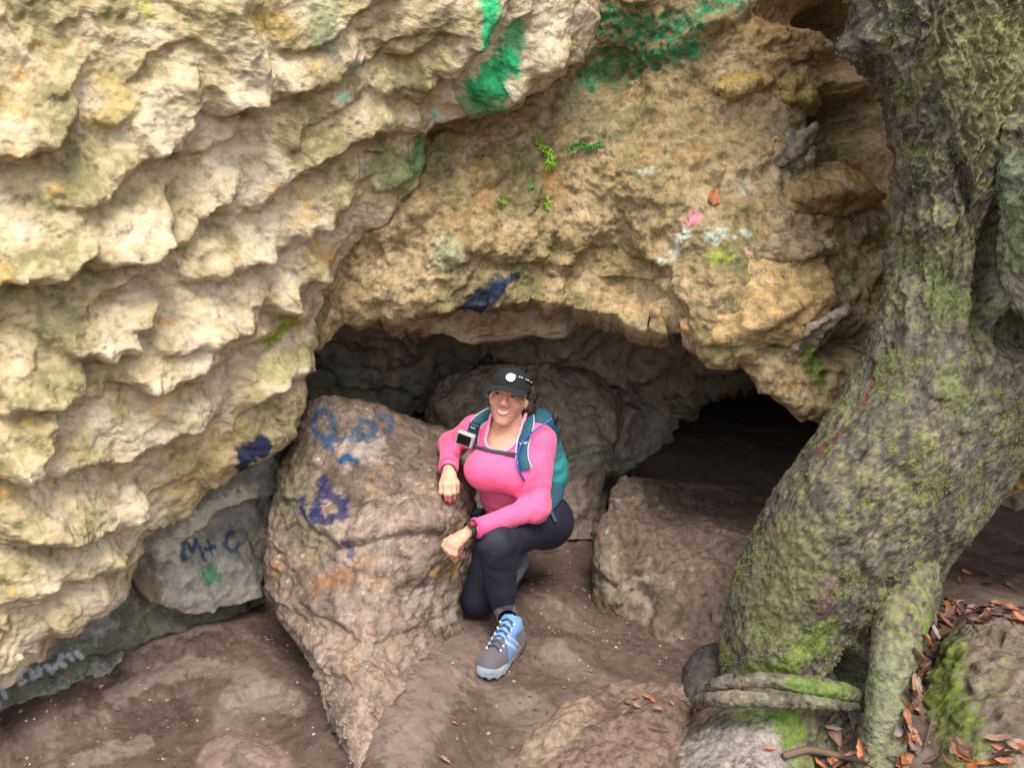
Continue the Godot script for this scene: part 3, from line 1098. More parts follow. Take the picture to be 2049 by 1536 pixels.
func floor_at(x: float, z: float) -> float:
	# packed earth: lower to the left of the leaning boulder, with clay ridges; a bank at the tree
	var y := 0.0
	var left := smoothstep(-0.45, -0.8, x + 0.25 * (z + 2.6))
	y -= 0.10 * left
	var u := x * 0.62 + z * 0.78
	var v := -x * 0.78 + z * 0.62
	y += left * 0.03 * n_big.get_noise_2d(u * 0.7, v * 2.6)
	y += 0.03 * n_big.get_noise_2d(x * 1.3, z * 1.3)
	y += 0.05 * smoothstep(0.75, 1.5, x) * smoothstep(-3.6, -2.2, z)
	y += 0.16 * smoothstep(-3.6, -4.6, z) + 0.1 * smoothstep(-0.55, -0.35, x) * smoothstep(-0.05, -0.3, x) * smoothstep(-3.1, -2.3, z)
	return y


func ground() -> void:
	var st := SurfaceTool.new()
	# wide sheet under and behind the camera
	var wide := Patch.new(40, 40)
	for j in 40:
		for i in 40:
			var s := Vector2(i / 39.0 * 2.0 - 1.0, j / 39.0 * 2.0 - 1.0)
			var v := Vector3(signf(s.x) * pow(absf(s.x), 3.0) * 120.0, 0.0, signf(s.y) * pow(absf(s.y), 3.0) * 120.0 - 1.0)
			v.y = -0.32 + 0.04 * n_big.get_noise_2d(v.x, v.z)
			wide.P[j * 40 + i] = v
			wide.C[j * 40 + i] = Color(0.15, 0.115, 0.085)
	wide.normals(Vector3(0, 5, 0), 20 * 40 + 20)
	setting("ground", wide.mesh(mats.earth))
	var nu := 540
	var nv := 420
	var p := Patch.new(nu, nv)
	for j in nv:
		var tz := j / (nv - 1.0)
		var z := lerpf(1.5, -1.4, tz / 0.06) if tz < 0.06 else (lerpf(-1.4, -3.8, (tz - 0.06) / 0.66) if tz < 0.72 else lerpf(-3.8, -10.5, (tz - 0.72) / 0.28))
		for i in nu:
			var x := lerpf(-2.8, 2.8, i / (nu - 1.0))
			var y := floor_at(x, z)
			var q := Vector3(x, 0, z)
			y += 0.008 * n_mid.get_noise_3dv(q * 5.0) + 0.002 * n_ridge.get_noise_3dv(q * 9.0) + 0.0022 * n_fine.get_noise_3dv(q * 40.0)
			p.P[j * nu + i] = Vector3(x, y, z)
			var e := pixel(Vector3(x, y, z)) if z < -1.2 else Vector3(-9000, -9000, 1)
			p.Q[j * nu + i] = Vector2(e.x, e.y)
	p.normals(Vector3(0, 9, 0), 200 * nu + 200)
	p.warp(n_warp, 14.0)
	# clay steps and lumps
	for l in [
		[[[-60, 1560], [67, 1476], [160, 1432], [178, 1372], [208, 1347], [315, 1317], [445, 1283], [520, 1262]], 0.035, 90],
		[[[100, 1500], [200, 1440], [300, 1400], [400, 1372], [440, 1400]], 0.022, 60],
		[[[436, 1440], [450, 1408], [493, 1378], [560, 1380], [620, 1400]], 0.03, 70],
		[[[380, 1545], [440, 1500], [500, 1482], [560, 1510], [580, 1560]], -0.02, 60],
		[[[1030, 1262], [1050, 1212], [1110, 1200], [1175, 1240]], 0.03, 60],
		[[[900, 1500], [960, 1440], [1060, 1400], [1160, 1380]], 0.02, 60],
		[[[1080, 1330], [1150, 1300], [1240, 1310]], 0.02, 50],
		[[[1000, 1120], [1080, 1080], [1180, 1070]], 0.03, 60]]:
		p.ledge(l[0], l[1], l[2], 8.0)
	p.bump(Vector2(480, 1520), 110, 60, 0.2, 0.06)
	p.bump(Vector2(1130, 1300), 90, 40, 0.2, 0.03)
	for k in 70:
		p.tongue(Vector2(rng.randf_range(-50, 1500), rng.randf_range(1060, 1560)), rng.randf_range(14, 60), rng.randf_range(6, 20), rng.randf_range(-0.9, 0.1), rng.randf_range(0.003, 0.014))
	p.displace(Vector3.ZERO)
	for k in p.P.size():
		var v := p.P[k]
		var a := n_tint.get_noise_3dv(v * 2.2)
		var u := v.x * 0.62 + v.z * 0.78
		var w := -v.x * 0.78 + v.z * 0.62
		var s := n_tint.get_noise_2d(u * 1.0, w * 5.0)
		var c := n_fine.get_noise_3dv(v * 36.0)
		var col := Color(0.102, 0.072, 0.061)
		col = mix3(col, Color(0.160, 0.119, 0.107), (s * 1.2 + a * 0.5 - 0.2) * 3.0)
		col = mix3(col, Color(0.061, 0.043, 0.037), (-s - a * 0.7 + c * 0.4 - 0.2) * 2.0)
		col = mix3(col, Color(0.213, 0.172, 0.148), (c - 0.5) * 3.0)
		p.C[k] = col
	var clay := Color(0.209, 0.160, 0.149, 0.85)
	p.paint([[230, 1400], [300, 1362], [380, 1338], [450, 1340], [505, 1372]], 26, clay, n_spot, 0.2, 0.35, 0.3)
	p.paint([[470, 1408], [540, 1398], [590, 1410]], 26, clay, n_spot, 0.2, 0.35, 0.3)
	p.paint([[150, 1530], [230, 1500], [290, 1486]], 20, clay, n_spot, 0.2, 0.4, 0.3)
	p.paint([[430, 1530], [480, 1495], [540, 1525]], 40, Color(0.238, 0.168, 0.153, 0.85), n_spot, 0.2, 0.4, 0.3)
	p.paint([[200, 1330], [330, 1290], [430, 1262]], 16, clay, n_spot, 0.35, 0.4, 0.3)
	p.paint([[800, 1500], [840, 1420], [890, 1350], [930, 1290]], 70, Color(0.209, 0.156, 0.135, 0.8), n_spot, 0.25, 0.4, 0.4)
	record(p)
	floor_patch = p
	var o := setting("cave_floor", p.mesh(mats.earth))
	tag(o, "packed purple brown earth floor of the cave", "ground")


func leaning_boulder() -> void:
	var rows := [[794, 640, 680], [800, 622, 716], [812, 610, 765], [828, 602, 800], [845, 596, 850], [862, 588, 905], [890, 580, 935], [920, 568, 948], [950, 555, 952], [1000, 547, 952], [1050, 536, 948], [1100, 531, 944], [1150, 528, 940], [1190, 534, 936], [1225, 552, 930], [1260, 575, 925], [1300, 602, 915], [1340, 632, 905], [1380, 645, 895], [1420, 656, 890], [1460, 670, 885], [1500, 690, 880], [1560, 706, 880], [1640, 718, 880]]
	var anchors := [[650, 795, 3.36], [740, 815, 3.34], [850, 850, 3.48], [930, 900, 3.45], [895, 985, 3.01], [905, 1100, 2.93], [750, 880, 3.12], [620, 900, 3.14], [740, 980, 2.95], [580, 1000, 3.06], [740, 1080, 2.78], [930, 1100, 3.04], [560, 1120, 2.95], [740, 1180, 2.68], [860, 1180, 2.86], [930, 1200, 3.05], [600, 1200, 2.8], [740, 1280, 2.58], [850, 1300, 2.76], [640, 1300, 2.66], [730, 1380, 2.42], [860, 1380, 2.64], [800, 1420, 2.47], [740, 1480, 2.30], [860, 1480, 2.42], [850, 1540, 2.32], [740, 1640, 2.0], [860, 1640, 2.1]]
	var p := solid(rows, anchors, 0.14, 0.75, 3.2, 3.6)
	p.warp(n_warp, 10.0)
	for l in [
		[[[600, 1010], [640, 1050], [690, 1090], [740, 1085], [790, 1062], [850, 1055], [900, 1080]], 0.05, 80],
		[[[560, 980], [580, 1060], [585, 1120], [600, 1160]], -0.03, 40],
		[[[640, 1380], [690, 1290], [760, 1385], [790, 1350]], 0.0, 40],
		[[[600, 1260], [650, 1330], [720, 1370], [780, 1410], [830, 1350]], 0.04, 60],
		[[[620, 930], [700, 925], [760, 935]], 0.02, 50],
		[[[590, 1190], [660, 1230], [720, 1275], [790, 1260], [850, 1240]], 0.025, 60],
		[[[700, 1090], [720, 1130], [760, 1150]], 0.02, 40],
		[[[820, 1180], [850, 1130], [900, 1110]], 0.02, 50]]:
		p.ledge(l[0], l[1], l[2], 7.0)
	for k in 240:
		var c := Vector2(rng.randf_range(540, 900), rng.randf_range(800, 1480))
		p.tongue(c, rng.randf_range(8, 34), rng.randf_range(6, 18), rng.randf_range(-0.6, 0.9), rng.randf_range(0.004, 0.014))
	p.displace(Vector3(0, -0.25, 0))
	p.rough(n_ridge, 5.0, 0.016)
	p.rough(n_cell, 11.0, 0.012)
	p.rough(n_mid, 22.0, 0.009)
	p.rough(n_fine, 60.0, 0.002)
	for k in p.P.size():
		var v := p.P[k]
		var a := n_tint.get_noise_3dv(v * 2.4)
		var b := n_tint.get_noise_3dv(v * 7.0 + Vector3(5, 5, 5))
		var c := n_fine.get_noise_3dv(v * 45.0)
		var e := n_tint.get_noise_3dv(v * 3.6 + Vector3(-3, 17, 4))
		var col := Color(0.232, 0.176, 0.146)
		col = mix3(col, Color(0.353, 0.271, 0.232), (a + b * 0.9 + 0.05) * 1.8)
		col = mix3(col, Color(0.129, 0.099, 0.079), (-a - b * 1.0 + c * 0.5 - 0.16) * 2.2)
		col = mix3(col, Color(0.310, 0.185, 0.086), (e + b * 0.5 - 0.3) * 2.2)
		col = mix3(col, Color(0.482, 0.447, 0.396), (c + b * 0.7 - 0.58) * 4.0)
		p.C[k] = col
	p.paint([[590, 950], [600, 1060], [640, 1080]], 50, Color(0.215, 0.211, 0.129, 0.6), n_spot, 0.4, 0.8)
	p.paint([[840, 1200], [880, 1190], [900, 1230]], 40, Color(0.404, 0.335, 0.292, 0.8), n_spot, 0.2, 0.5)
	p.paint([[870, 1150], [900, 1130]], 24, Color(0.396, 0.249, 0.095, 0.7), n_spot, 0.3, 0.8)
	p.paint([[690, 1150], [640, 1170]], 26, Color(0.344, 0.172, 0.086, 0.6), n_spot, 0.35, 0.8)
	p.paint([[640, 830], [720, 850], [800, 870], [860, 900]], 60, Color(0.146, 0.112, 0.096, 0.7), n_spot, 0.4, 0.4)  # dusty dark top, with some of the overhang's shade put into the colour
	p.paint([[700, 1300], [760, 1250], [820, 1300], [760, 1400], [740, 1500]], 60, Color(0.344, 0.249, 0.206, 0.7), n_spot, 0.35, 0.5)
	p.paint([[700, 905], [740, 900]], 34, Color(0.370, 0.310, 0.275, 0.8), n_spot, 0.2, 0.6)
	var bl := Color(0.03, 0.075, 0.16, 0.8)
	p.paint([[650, 820], [632, 832], [626, 852], [636, 872], [656, 880], [668, 862], [666, 840], [652, 824]], 8, bl, n_spot, 0.22, 0.9)
	p.paint([[656, 880], [690, 876], [730, 880], [748, 866], [742, 848], [726, 846], [716, 858], [724, 874]], 9, Color(bl, 0.75), n_spot, 0.3, 0.9)
	p.paint([[756, 830], [780, 838], [784, 852], [772, 866]], 8, Color(bl, 0.7), n_spot, 0.35, 0.9)
	p.paint([[652, 884], [664, 900]], 10, Color(bl, 0.8), n_spot, 0.3, 0.9)
	p.paint([[682, 922], [700, 918], [714, 926]], 7, Color(0.01, 0.09, 0.22, 0.95), n_spot, 0.1, 0.9)
	var dk := Color(0.02, 0.028, 0.12, 0.85)
	p.paint([[650, 965], [645, 1000], [640, 1040]], 16, dk, n_spot, 0.38, 1.0)
	p.paint([[660, 990], [690, 1005], [694, 1035], [660, 1045], [645, 1030]], 13, dk, n_spot, 0.25, 1.0)
	p.paint([[610, 1000], [612, 1030]], 14, dk, n_spot, 0.5, 1.0)
	p.paint([[702, 1090], [705, 1110]], 10, Color(0.06, 0.07, 0.20, 0.7), n_spot, 0.3, 1.0)
	record(p)
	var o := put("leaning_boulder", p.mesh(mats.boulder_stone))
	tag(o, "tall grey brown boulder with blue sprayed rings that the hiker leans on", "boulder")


func side_boulder() -> void:
	var rows := [[952, 1250, 1266], [958, 1240, 1290], [968, 1234, 1420], [980, 1230, 1560], [995, 1226, 1640], [1025, 1216, 1650], [1045, 1202, 1650], [1075, 1190, 1640], [1120, 1183, 1620], [1160, 1182, 1600], [1200, 1188, 1590], [1240, 1200, 1580], [1275, 1218, 1560], [1310, 1250, 1540], [1350, 1300, 1520], [1420, 1330, 1500]]
	var anchors := [[1258, 955, 3.62], [1250, 990, 3.52], [1350, 985, 4.0], [1450, 985, 4.25], [1560, 990, 4.3], [1240, 1030, 3.42], [1400, 1035, 3.62], [1500, 1030, 3.75], [1620, 1030, 3.8], [1215, 1085, 3.28], [1350, 1085, 3.36], [1480, 1080, 3.4], [1210, 1180, 3.2], [1350, 1190, 3.14], [1500, 1180, 3.16], [1225, 1270, 3.14], [1340, 1290, 3.0], [1450, 1300, 2.98], [1400, 1400, 2.85]]
	var p := solid(rows, anchors, 0.16, 0.7, 4.0, 4.0)
	p.warp(n_warp, 12.0)
	for l in [
		[[[1215, 1060], [1270, 1080], [1320, 1095], [1360, 1090], [1400, 1080], [1450, 1100], [1500, 1090]], 0.05, 60],
		[[[1190, 1130], [1240, 1160], [1290, 1150], [1330, 1120]], 0.05, 60],
		[[[1200, 1230], [1250, 1200], [1290, 1170], [1330, 1190], [1340, 1260]], 0.04, 60],
		[[[1340, 1290], [1360, 1230], [1350, 1180], [1370, 1140]], 0.05, 60],
		[[[1240, 1000], [1290, 1010], [1330, 1000]], 0.04, 40]]:
		p.ledge(l[0], l[1], l[2], 8.0)
	for k in 130:
		var c := Vector2(rng.randf_range(1190, 1560), rng.randf_range(1000, 1330))
		p.tongue(c, rng.randf_range(10, 40), rng.randf_range(6, 20), rng.randf_range(-0.6, 1.4), rng.randf_range(0.005, 0.02))
	p.bump(Vector2(1280, 1180), 40, 30, 0.6, -0.05)
	p.displace(Vector3(0, -0.2, 0))
	p.rough(n_ridge, 4.5, 0.02)
	p.rough(n_cell, 10.0, 0.016)
	p.rough(n_mid, 20.0, 0.010)
	for k in p.P.size():
		var v := p.P[k]
		var a := n_tint.get_noise_3dv(v * 2.4)
		var b := n_tint.get_noise_3dv(v * 7.0 + Vector3(5, 5, 5))
		var c := n_fine.get_noise_3dv(v * 40.0)
		var col := Color(0.163, 0.132, 0.095)
		col = mix3(col, Color(0.246, 0.202, 0.154), (a + b * 0.8) * 1.8)
		col = mix3(col, Color(0.092, 0.075, 0.044), (-a - b * 0.9 + c * 0.4 - 0.1) * 2.4)
		col = mix3(col, Color(0.458, 0.405, 0.352), (c + b * 0.7 - 0.75) * 4.0)
		# trodden mud, which lies on the flat top
		if p.N[k].y > 0.7 + b * 0.5 + c * 0.3:
			col = Color(0.145, 0.106, 0.092).lerp(col, 0.25 + c * 0.3)
		p.C[k] = col
	record(p)
	var o := put("boulder", p.mesh(mats.boulder_stone))
	tag(o, "broad flat-topped brown boulder between the hiker and the tree trunk", "boulder")


func low_rocks() -> void:
	# low slab at the foot of the tree
	var p := solid([[1366, 1250, 1380], [1378, 1205, 1396], [1400, 1165, 1402], [1440, 1120, 1396], [1480, 1075, 1375], [1520, 1035, 1350], [1580, 985, 1330], [1680, 940, 1320]], [[1260, 1372, 2.70], [1380, 1400, 2.58], [1150, 1420, 2.52], [1270, 1450, 2.38], [1060, 1500, 2.36], [1200, 1530, 2.20], [1330, 1500, 2.32], [1150, 1680, 1.95]], 0.1, 0.5, 4.5, 4.5)
	p.warp(n_warp, 10.0)
	for l in [[[[1040, 1530], [1090, 1500], [1140, 1480], [1170, 1440], [1200, 1410]], 0.05, 60], [[[1150, 1500], [1230, 1470], [1300, 1440], [1370, 1430]], 0.03, 50]]:
		p.ledge(l[0], l[1], l[2], 7.0)
	for k in 70:
		p.tongue(Vector2(rng.randf_range(1020, 1380), rng.randf_range(1390, 1560)), rng.randf_range(8, 34), rng.randf_range(5, 14), rng.randf_range(-1.0, 0.2), rng.randf_range(0.004, 0.015))
	p.displace(Vector3(0, -0.2, 0))
	p.rough(n_ridge, 5.0, 0.016)
	p.rough(n_mid, 20.0, 0.010)
	for k in p.P.size():
		var v := p.P[k]
		var a := n_tint.get_noise_3dv(v * 3.0)
		var c := n_fine.get_noise_3dv(v * 40.0)
		var col := mix3(Color(0.185, 0.125, 0.105), Color(0.27, 0.195, 0.155), a * 2.0 + c * 0.3)
		p.C[k] = mix3(col, Color(0.12, 0.09, 0.07), c * 1.4 - a - 0.5)
	p.paint([[1050, 1520], [1120, 1480], [1160, 1440]], 40, Color(0.31, 0.235, 0.175, 0.8), n_spot, 0.3, 0.7)
	record(p)
	var o := put("rock_slab", p.mesh(mats.boulder_stone))
	tag(o, "low reddish brown rock slab at the foot of the tree", "rock")
	# big boulder at the back, behind the hiker
	p = solid([[734, 940, 1140], [742, 915, 1170], [760, 895, 1195], [800, 874, 1226], [850, 862, 1236], [900, 866, 1226], [935, 872, 1215], [1000, 880, 1205], [1080, 890, 1200]], [[930, 740, 4.25], [1150, 740, 4.3], [880, 850, 4.1], [1000, 830, 3.98], [1120, 830, 4.02], [1225, 840, 4.15], [1000, 920, 3.97], [1150, 930, 4.0], [1050, 990, 3.92], [1000, 1080, 3.85], [1180, 1080, 3.87]], 0.18, 0.5, 5.0, 4.5)
	p.warp(n_warp, 12.0)
	for l in [[[[880, 840], [930, 800], [980, 790], [1010, 760]], 0.05, 50], [[[1110, 800], [1150, 790], [1200, 820], [1215, 870]], 0.04, 50], [[[1080, 900], [1140, 905], [1210, 890]], 0.04, 40]]:
		p.ledge(l[0], l[1], l[2], 7.0)
	p.displace(Vector3(0, -0.2, 0))
	p.rough(n_ridge, 2.6, 0.05)
	p.rough(n_mid, 12.0, 0.015)
	for k in p.P.size():
		var v := p.P[k]
		var a := n_tint.get_noise_3dv(v * 3.0)
		var c := n_fine.get_noise_3dv(v * 24.0)
		p.C[k] = mix3(mix3(Color(0.30, 0.238, 0.195), Color(0.39, 0.315, 0.265), a * 2.0 + 0.2), Color(0.23, 0.18, 0.14), c * 1.2 - a * 0.6 - 0.2)
	p.paint([[1130, 915], [1200, 900]], 24, Color(0.30, 0.335, 0.27, 0.7), n_spot, 0.3, 0.6)
	o = put("boulder", p.mesh(mats.boulder_stone))
	tag(o, "rounded grey boulder inside the cave behind the hiker's backpack", "boulder")
	# root stub in the gap, with its shadow put into the blackish colour
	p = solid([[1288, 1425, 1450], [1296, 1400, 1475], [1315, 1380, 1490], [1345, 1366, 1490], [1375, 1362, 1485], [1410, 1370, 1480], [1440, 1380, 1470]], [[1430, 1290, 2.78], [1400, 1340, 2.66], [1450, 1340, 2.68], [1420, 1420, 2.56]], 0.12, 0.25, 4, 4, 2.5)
	p.warp(n_warp, 6.0)
	p.rough(n_mid, 16.0, 0.014)
	p.rough(n_fine, 60.0, 0.003)
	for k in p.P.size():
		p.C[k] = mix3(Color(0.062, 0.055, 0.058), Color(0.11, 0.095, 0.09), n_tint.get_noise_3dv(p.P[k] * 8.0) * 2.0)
	o = put("shaded_root_stub", p.mesh(mats.boulder_stone))
	tag(o, "rounded root stub against the left side of the tree trunk, shade painted into its colour", "rock")
	# mossy rock beside the root
	p = solid([[1236, 1960, 2010], [1246, 1930, 2120], [1270, 1905, 2200], [1310, 1880, 2230], [1360, 1862, 2250], [1420, 1850, 2260], [1480, 1840, 2260], [1540, 1838, 2250], [1640, 1840, 2240]], [[1980, 1240, 2.72], [2150, 1260, 2.7], [1920, 1300, 2.6], [2000, 1330, 2.46], [2150, 1360, 2.4], [1870, 1420, 2.44], [1960, 1450, 2.26], [2150, 1480, 2.2], [1900, 1540, 2.2], [2050, 1640, 2.0]], 0.12, 0.5, 4.5, 4.5)
	p.warp(n_warp, 10.0)
	for k in 60:
		p.tongue(Vector2(rng.randf_range(1850, 2150), rng.randf_range(1260, 1540)), rng.randf_range(10, 50), rng.randf_range(6, 20), rng.randf_range(-0.8, 0.8), rng.randf_range(0.005, 0.02))
	p.displace(Vector3(0, -0.1, 0))
	p.rough(n_ridge, 4.0, 0.016)
	p.rough(n_mid, 18.0, 0.010)
	for k in p.P.size():
		var v := p.P[k]
		var a := n_tint.get_noise_3dv(v * 3.0)
		var c := n_fine.get_noise_3dv(v * 40.0)
		var col := mix3(Color(0.20, 0.165, 0.135), Color(0.13, 0.105, 0.085), a * 2.0 + c * 0.5)
		p.C[k] = mix3(col, Color(0.17, 0.19, 0.055), (n_tint.get_noise_3dv(v * 4.0 + Vector3(1, 8, 2)) + c * 0.3 - 0.05) * 2.4)
	p.paint([[1905, 1320], [1890, 1400], [1930, 1440]], 46, Color(0.19, 0.25, 0.05, 0.85), n_spot, 0.3, 0.7)
	p.paint([[1900, 1480], [1950, 1500]], 46, Color(0.22, 0.24, 0.08, 0.8), n_spot, 0.3, 0.7)
	record(p)
	o = put("mossy_rock", p.mesh(mats.boulder_stone))
	tag(o, "brown rock patched with green moss beside the tree root", "rock")


func bark_tint(p: Patch, green: float) -> void:
	for k in p.P.size():
		var v := p.P[k]
		var a := n_tint.get_noise_3dv(v * 3.0)
		var b := n_tint.get_noise_3dv(v * 13.0 + Vector3(3, 1, 4))
		var c := n_fine.get_noise_3dv(v * 70.0)
		var g := n_fine.get_noise_3dv(v * 38.0 + Vector3(7, 7, 7))
		var col := mix3(Color(0.115, 0.102, 0.088), Color(0.23, 0.205, 0.175), b * 1.6 + g * 0.5 + 0.1)
		col = mix3(col, Color(0.225, 0.222, 0.105), (a * 0.6 + b * 0.6 + g * 0.9 + c * 0.7 + green - 0.08) * 1.5)
		col = mix3(col, Color(0.16, 0.22, 0.05), (n_tint.get_noise_3dv(v * 5.0 + Vector3(30, 1, 4)) * 0.7 + c * 0.7 + g * 0.5 - 0.42 + green * 0.6) * 3.0)
		col = mix3(col, Color(0.028, 0.023, 0.021), (-b * 1.0 - g * 0.7 - c * 0.6 - 0.5) * 3.0)
		p.C[k] = col


func tree() -> void:
	var t := thing("tree", "thick leaning tree trunk with mossy grey bark beside the cave mouth", "tree", on_ground(1650, 1430))
	var base := t.position
	var rows := [[-560, 1680, 2420], [-200, 1694, 2360], [0, 1704, 2330], [60, 1710, 2320], [120, 1726, 2310], [180, 1758, 2290], [260, 1778, 2260], [330, 1786, 2230], [420, 1788, 2200], [500, 1783, 2180], [560, 1774, 2165], [620, 1760, 2160], [700, 1730, 2150], [780, 1690, 2130], [850, 1642, 2098], [920, 1592, 2060], [980, 1548, 2016], [1040, 1512, 1970], [1100, 1487, 1925], [1150, 1471, 1890], [1200, 1461, 1878], [1250, 1453, 1868], [1300, 1449, 1852], [1350, 1447, 1835], [1400, 1440, 1815], [1460, 1425, 1800], [1540, 1415, 1790]]
	var anchors := [[1900, -560, 2.1], [1950, 0, 2.22], [1940, 200, 2.28], [1920, 350, 2.34], [1900, 500, 2.38], [1900, 700, 2.34], [1870, 850, 2.3], [1780, 1000, 2.28], [1700, 1100, 2.28], [1660, 1200, 2.30], [1650, 1300, 2.34], [1630, 1400, 2.38], [1610, 1540, 2.3], [1700, 500, 2.4], [2150, 500, 2.36], [1500, 1000, 2.34], [2000, 1000, 2.3], [1450, 1300, 2.38], [1850, 1300, 2.36]]
	var p := solid(rows, anchors, 0.30, 0.34, 3.4, 4.4, 2.2, false)
	p.warp(n_warp, 8.0)
	# big form: folds, knots and swellings
	p.bump(Vector2(1985, 560), 46, 190, 0.12, -0.14)
	p.bump(Vector2(2070, 660), 110, 70, 0.0, -0.10)
	p.bump(Vector2(1930, 370), 26, 130, -0.3, -0.05)
	p.bump(Vector2(1745, 80), 50, 70, 0.3, 0.09)
	p.bump(Vector2(1880, 560), 90, 40, 0.2, -0.03)
	p.bump(Vector2(1860, 460), 80, 60, 0.0, 0.04)
	p.bump(Vector2(1720, 1290), 90, 50, 0.3, -0.03)
	p.bump(Vector2(1716, 1370), 60, 66, 0.1, -0.24)
	p.bump(Vector2(1560, 1320), 90, 60, 0.0, 0.03)
	p.bump(Vector2(1650, 1000), 120, 160, 0.5, 0.03)
	for k in 26:
		p.tongue(Vector2(rng.randf_range(1500, 2000), rng.randf_range(650, 1350)), rng.randf_range(20, 60), rng.randf_range(14, 36), rng.randf_range(-0.4, 0.9), rng.randf_range(0.006, 0.018))
	p.displace(Vector3.ZERO)
	p.rough(n_big, 2.2, 0.028)
	# furrowed bark above, knobbly below: furrows follow the stem
	for k in p.P.size():
		var q := p.Q[k]
		if q.x < -1000.0:
			q.x += 9000.0
		var v := p.P[k]
		var up := smoothstep(760.0, 330.0, q.y + 120.0 * n_big.get_noise_3dv(v * 2.0))
		var mid := lerpf(1900.0, 1660.0, smoothstep(500.0, 1250.0, q.y))
		var s := (q.x - mid) / 24.0 + 1.1 * n_mid.get_noise_2d(q.x * 0.012, q.y * 0.012)
		var fur := n_ridge.get_noise_2d(s * 0.55, q.y * 0.0026)
		var h := clampf(fur, -0.8, 0.8) * 0.032 * (0.10 + 0.90 * up)
		h += n_cell.get_noise_3dv(Vector3(v.x, v.y * 0.7, v.z) * 30.0) * 0.007 * (1.0 - 0.6 * up)
		h += n_mid.get_noise_3dv(v * 30.0) * 0.0065 * (1.0 - 0.5 * up) + n_fine.get_noise_3dv(v * 80.0) * 0.0035
		p.P[k] += p.N[k] * h
	bark_tint(p, 0.12)
	# bare dark bark in long streaks between the moss of the stem
	for k in p.P.size():
		var q := p.Q[k]
		if q.x > -1000.0:
			var w := n_tint.get_noise_2d((q.x - 1900.0) / 22.0 + 40.0, q.y * 0.006) * 1.6 + n_fine.get_noise_3dv(p.P[k] * 60.0) * 0.5
			p.C[k] = mix3(p.C[k], Color(0.075, 0.062, 0.054), (w - 0.22) * 1.8)
	p.paint([[1770, 200], [1790, 330], [1785, 480], [1770, 600]], 20, Color(0.10, 0.085, 0.078, 0.7), n_spot, 0.45, 1.2)
	p.paint([[1730, 30], [1750, 90], [1765, 130]], 30, Color(0.09, 0.08, 0.075, 0.7), n_spot, 0.45, 1.2)
	p.paint([[1770, 300], [1784, 360], [1786, 420]], 9, Color(0.20, 0.15, 0.15, 0.9), n_spot, 0.15, 0.8)
	p.paint([[1745, 755], [1725, 810]], 7, Color(0.16, 0.03, 0.03, 0.8), n_spot, 0.25, 0.8)
	p.paint([[1690, 860], [1640, 910]], 6, Color(0.13, 0.03, 0.03, 0.8), n_spot, 0.3, 0.8)
	p.paint([[1660, 1160], [1650, 1220]], 20, Color(0.15, 0.08, 0.09, 0.7), n_spot, 0.3, 0.8)
	p.paint([[1920, 120], [1980, 60], [2030, 160], [1990, 240]], 100, Color(0.24, 0.24, 0.09, 0.5), n_spot, 0.55, 2.2)
	p.paint([[1880, 560], [1900, 610]], 50, Color(0.15, 0.20, 0.06, 0.5), n_spot, 0.5, 1.6)
	p.paint([[1900, 760], [1920, 800]], 50, Color(0.16, 0.21, 0.06, 0.5), n_spot, 0.5, 1.6)
	p.paint([[1660, 1260], [1560, 1345], [1500, 1345]], 30, Color(0.19, 0.26, 0.05, 0.7), n_spot, 0.35, 1.0)
	p.paint([[1600, 1100], [1560, 1240]], 80, Color(0.21, 0.23, 0.09, 0.5), n_spot, 0.4, 1.3)
	record(p)
	move(p, -base)
	put("trunk", p.mesh(mats.bark), t)
	tree_moss(p, t, base)

	# burl on the right
	p = solid([[130, 2010, 2240], [190, 1990, 2280], [270, 1982, 2310], [350, 1984, 2320], [430, 1990, 2330], [500, 1996, 2330], [560, 2008, 2320], [610, 2030, 2300], [640, 2054, 2270], [655, 2080, 2240]], [[2100, 130, 2.24], [2000, 300, 2.20], [2150, 300, 2.06], [2010, 500, 2.20], [2150, 500, 2.06], [2150, 650, 2.2]], 0.16, 0.3, 3.6, 4.0, 2.2)
	p.warp(n_warp, 8.0)
	for k in 24:
		p.tongue(Vector2(rng.randf_range(1970, 2200), rng.randf_range(180, 620)), rng.randf_range(14, 40), rng.randf_range(10, 24), rng.randf_range(-0.4, 0.9), rng.randf_range(0.006, 0.02))
	p.displace(Vector3.ZERO)
	p.rough(n_big, 3.0, 0.03)
	p.rough(n_mid, 20.0, 0.012)
	p.rough(n_cell, 26.0, 0.012)
	p.rough(n_fine, 70.0, 0.004)
	bark_tint(p, 0.22)
	p.paint([[2020, 330], [2030, 420], [2030, 520]], 40, Color(0.26, 0.33, 0.21, 0.6), n_spot, 0.5, 2.4)
	p.paint([[2020, 560], [2045, 600]], 30, Color(0.44, 0.42, 0.38, 0.7), n_spot, 0.35, 1.4)
	record(p)
	move(p, -base)
	put("burl", p.mesh(mats.bark), t)

	# swollen root at the front
	p = solid([[1330, 1500, 1680], [1360, 1462, 1700], [1400, 1440, 1716], [1432, 1406, 1722], [1465, 1370, 1726], [1500, 1336, 1732], [1540, 1296, 1736], [1600, 1240, 1740], [1700, 1200, 1740]], [[1600, 1330, 2.46], [1590, 1380, 2.36], [1480, 1400, 2.40], [1690, 1400, 2.42], [1420, 1470, 2.34], [1560, 1470, 2.26], [1690, 1480, 2.36], [1340, 1530, 2.28], [1500, 1540, 2.16], [1680, 1540, 2.3], [1450, 1700, 1.95]], 0.16, 0.4, 3.6, 3.6, 2.6)
	p.warp(n_warp, 8.0)
	p.bump(Vector2(1680, 1500), 60, 60, 0, -0.06)
	p.displace(Vector3.ZERO)
	p.rough(n_big, 4.0, 0.02)
	p.rough(n_mid, 20.0, 0.007)
	p.rough(n_cell, 34.0, 0.005)
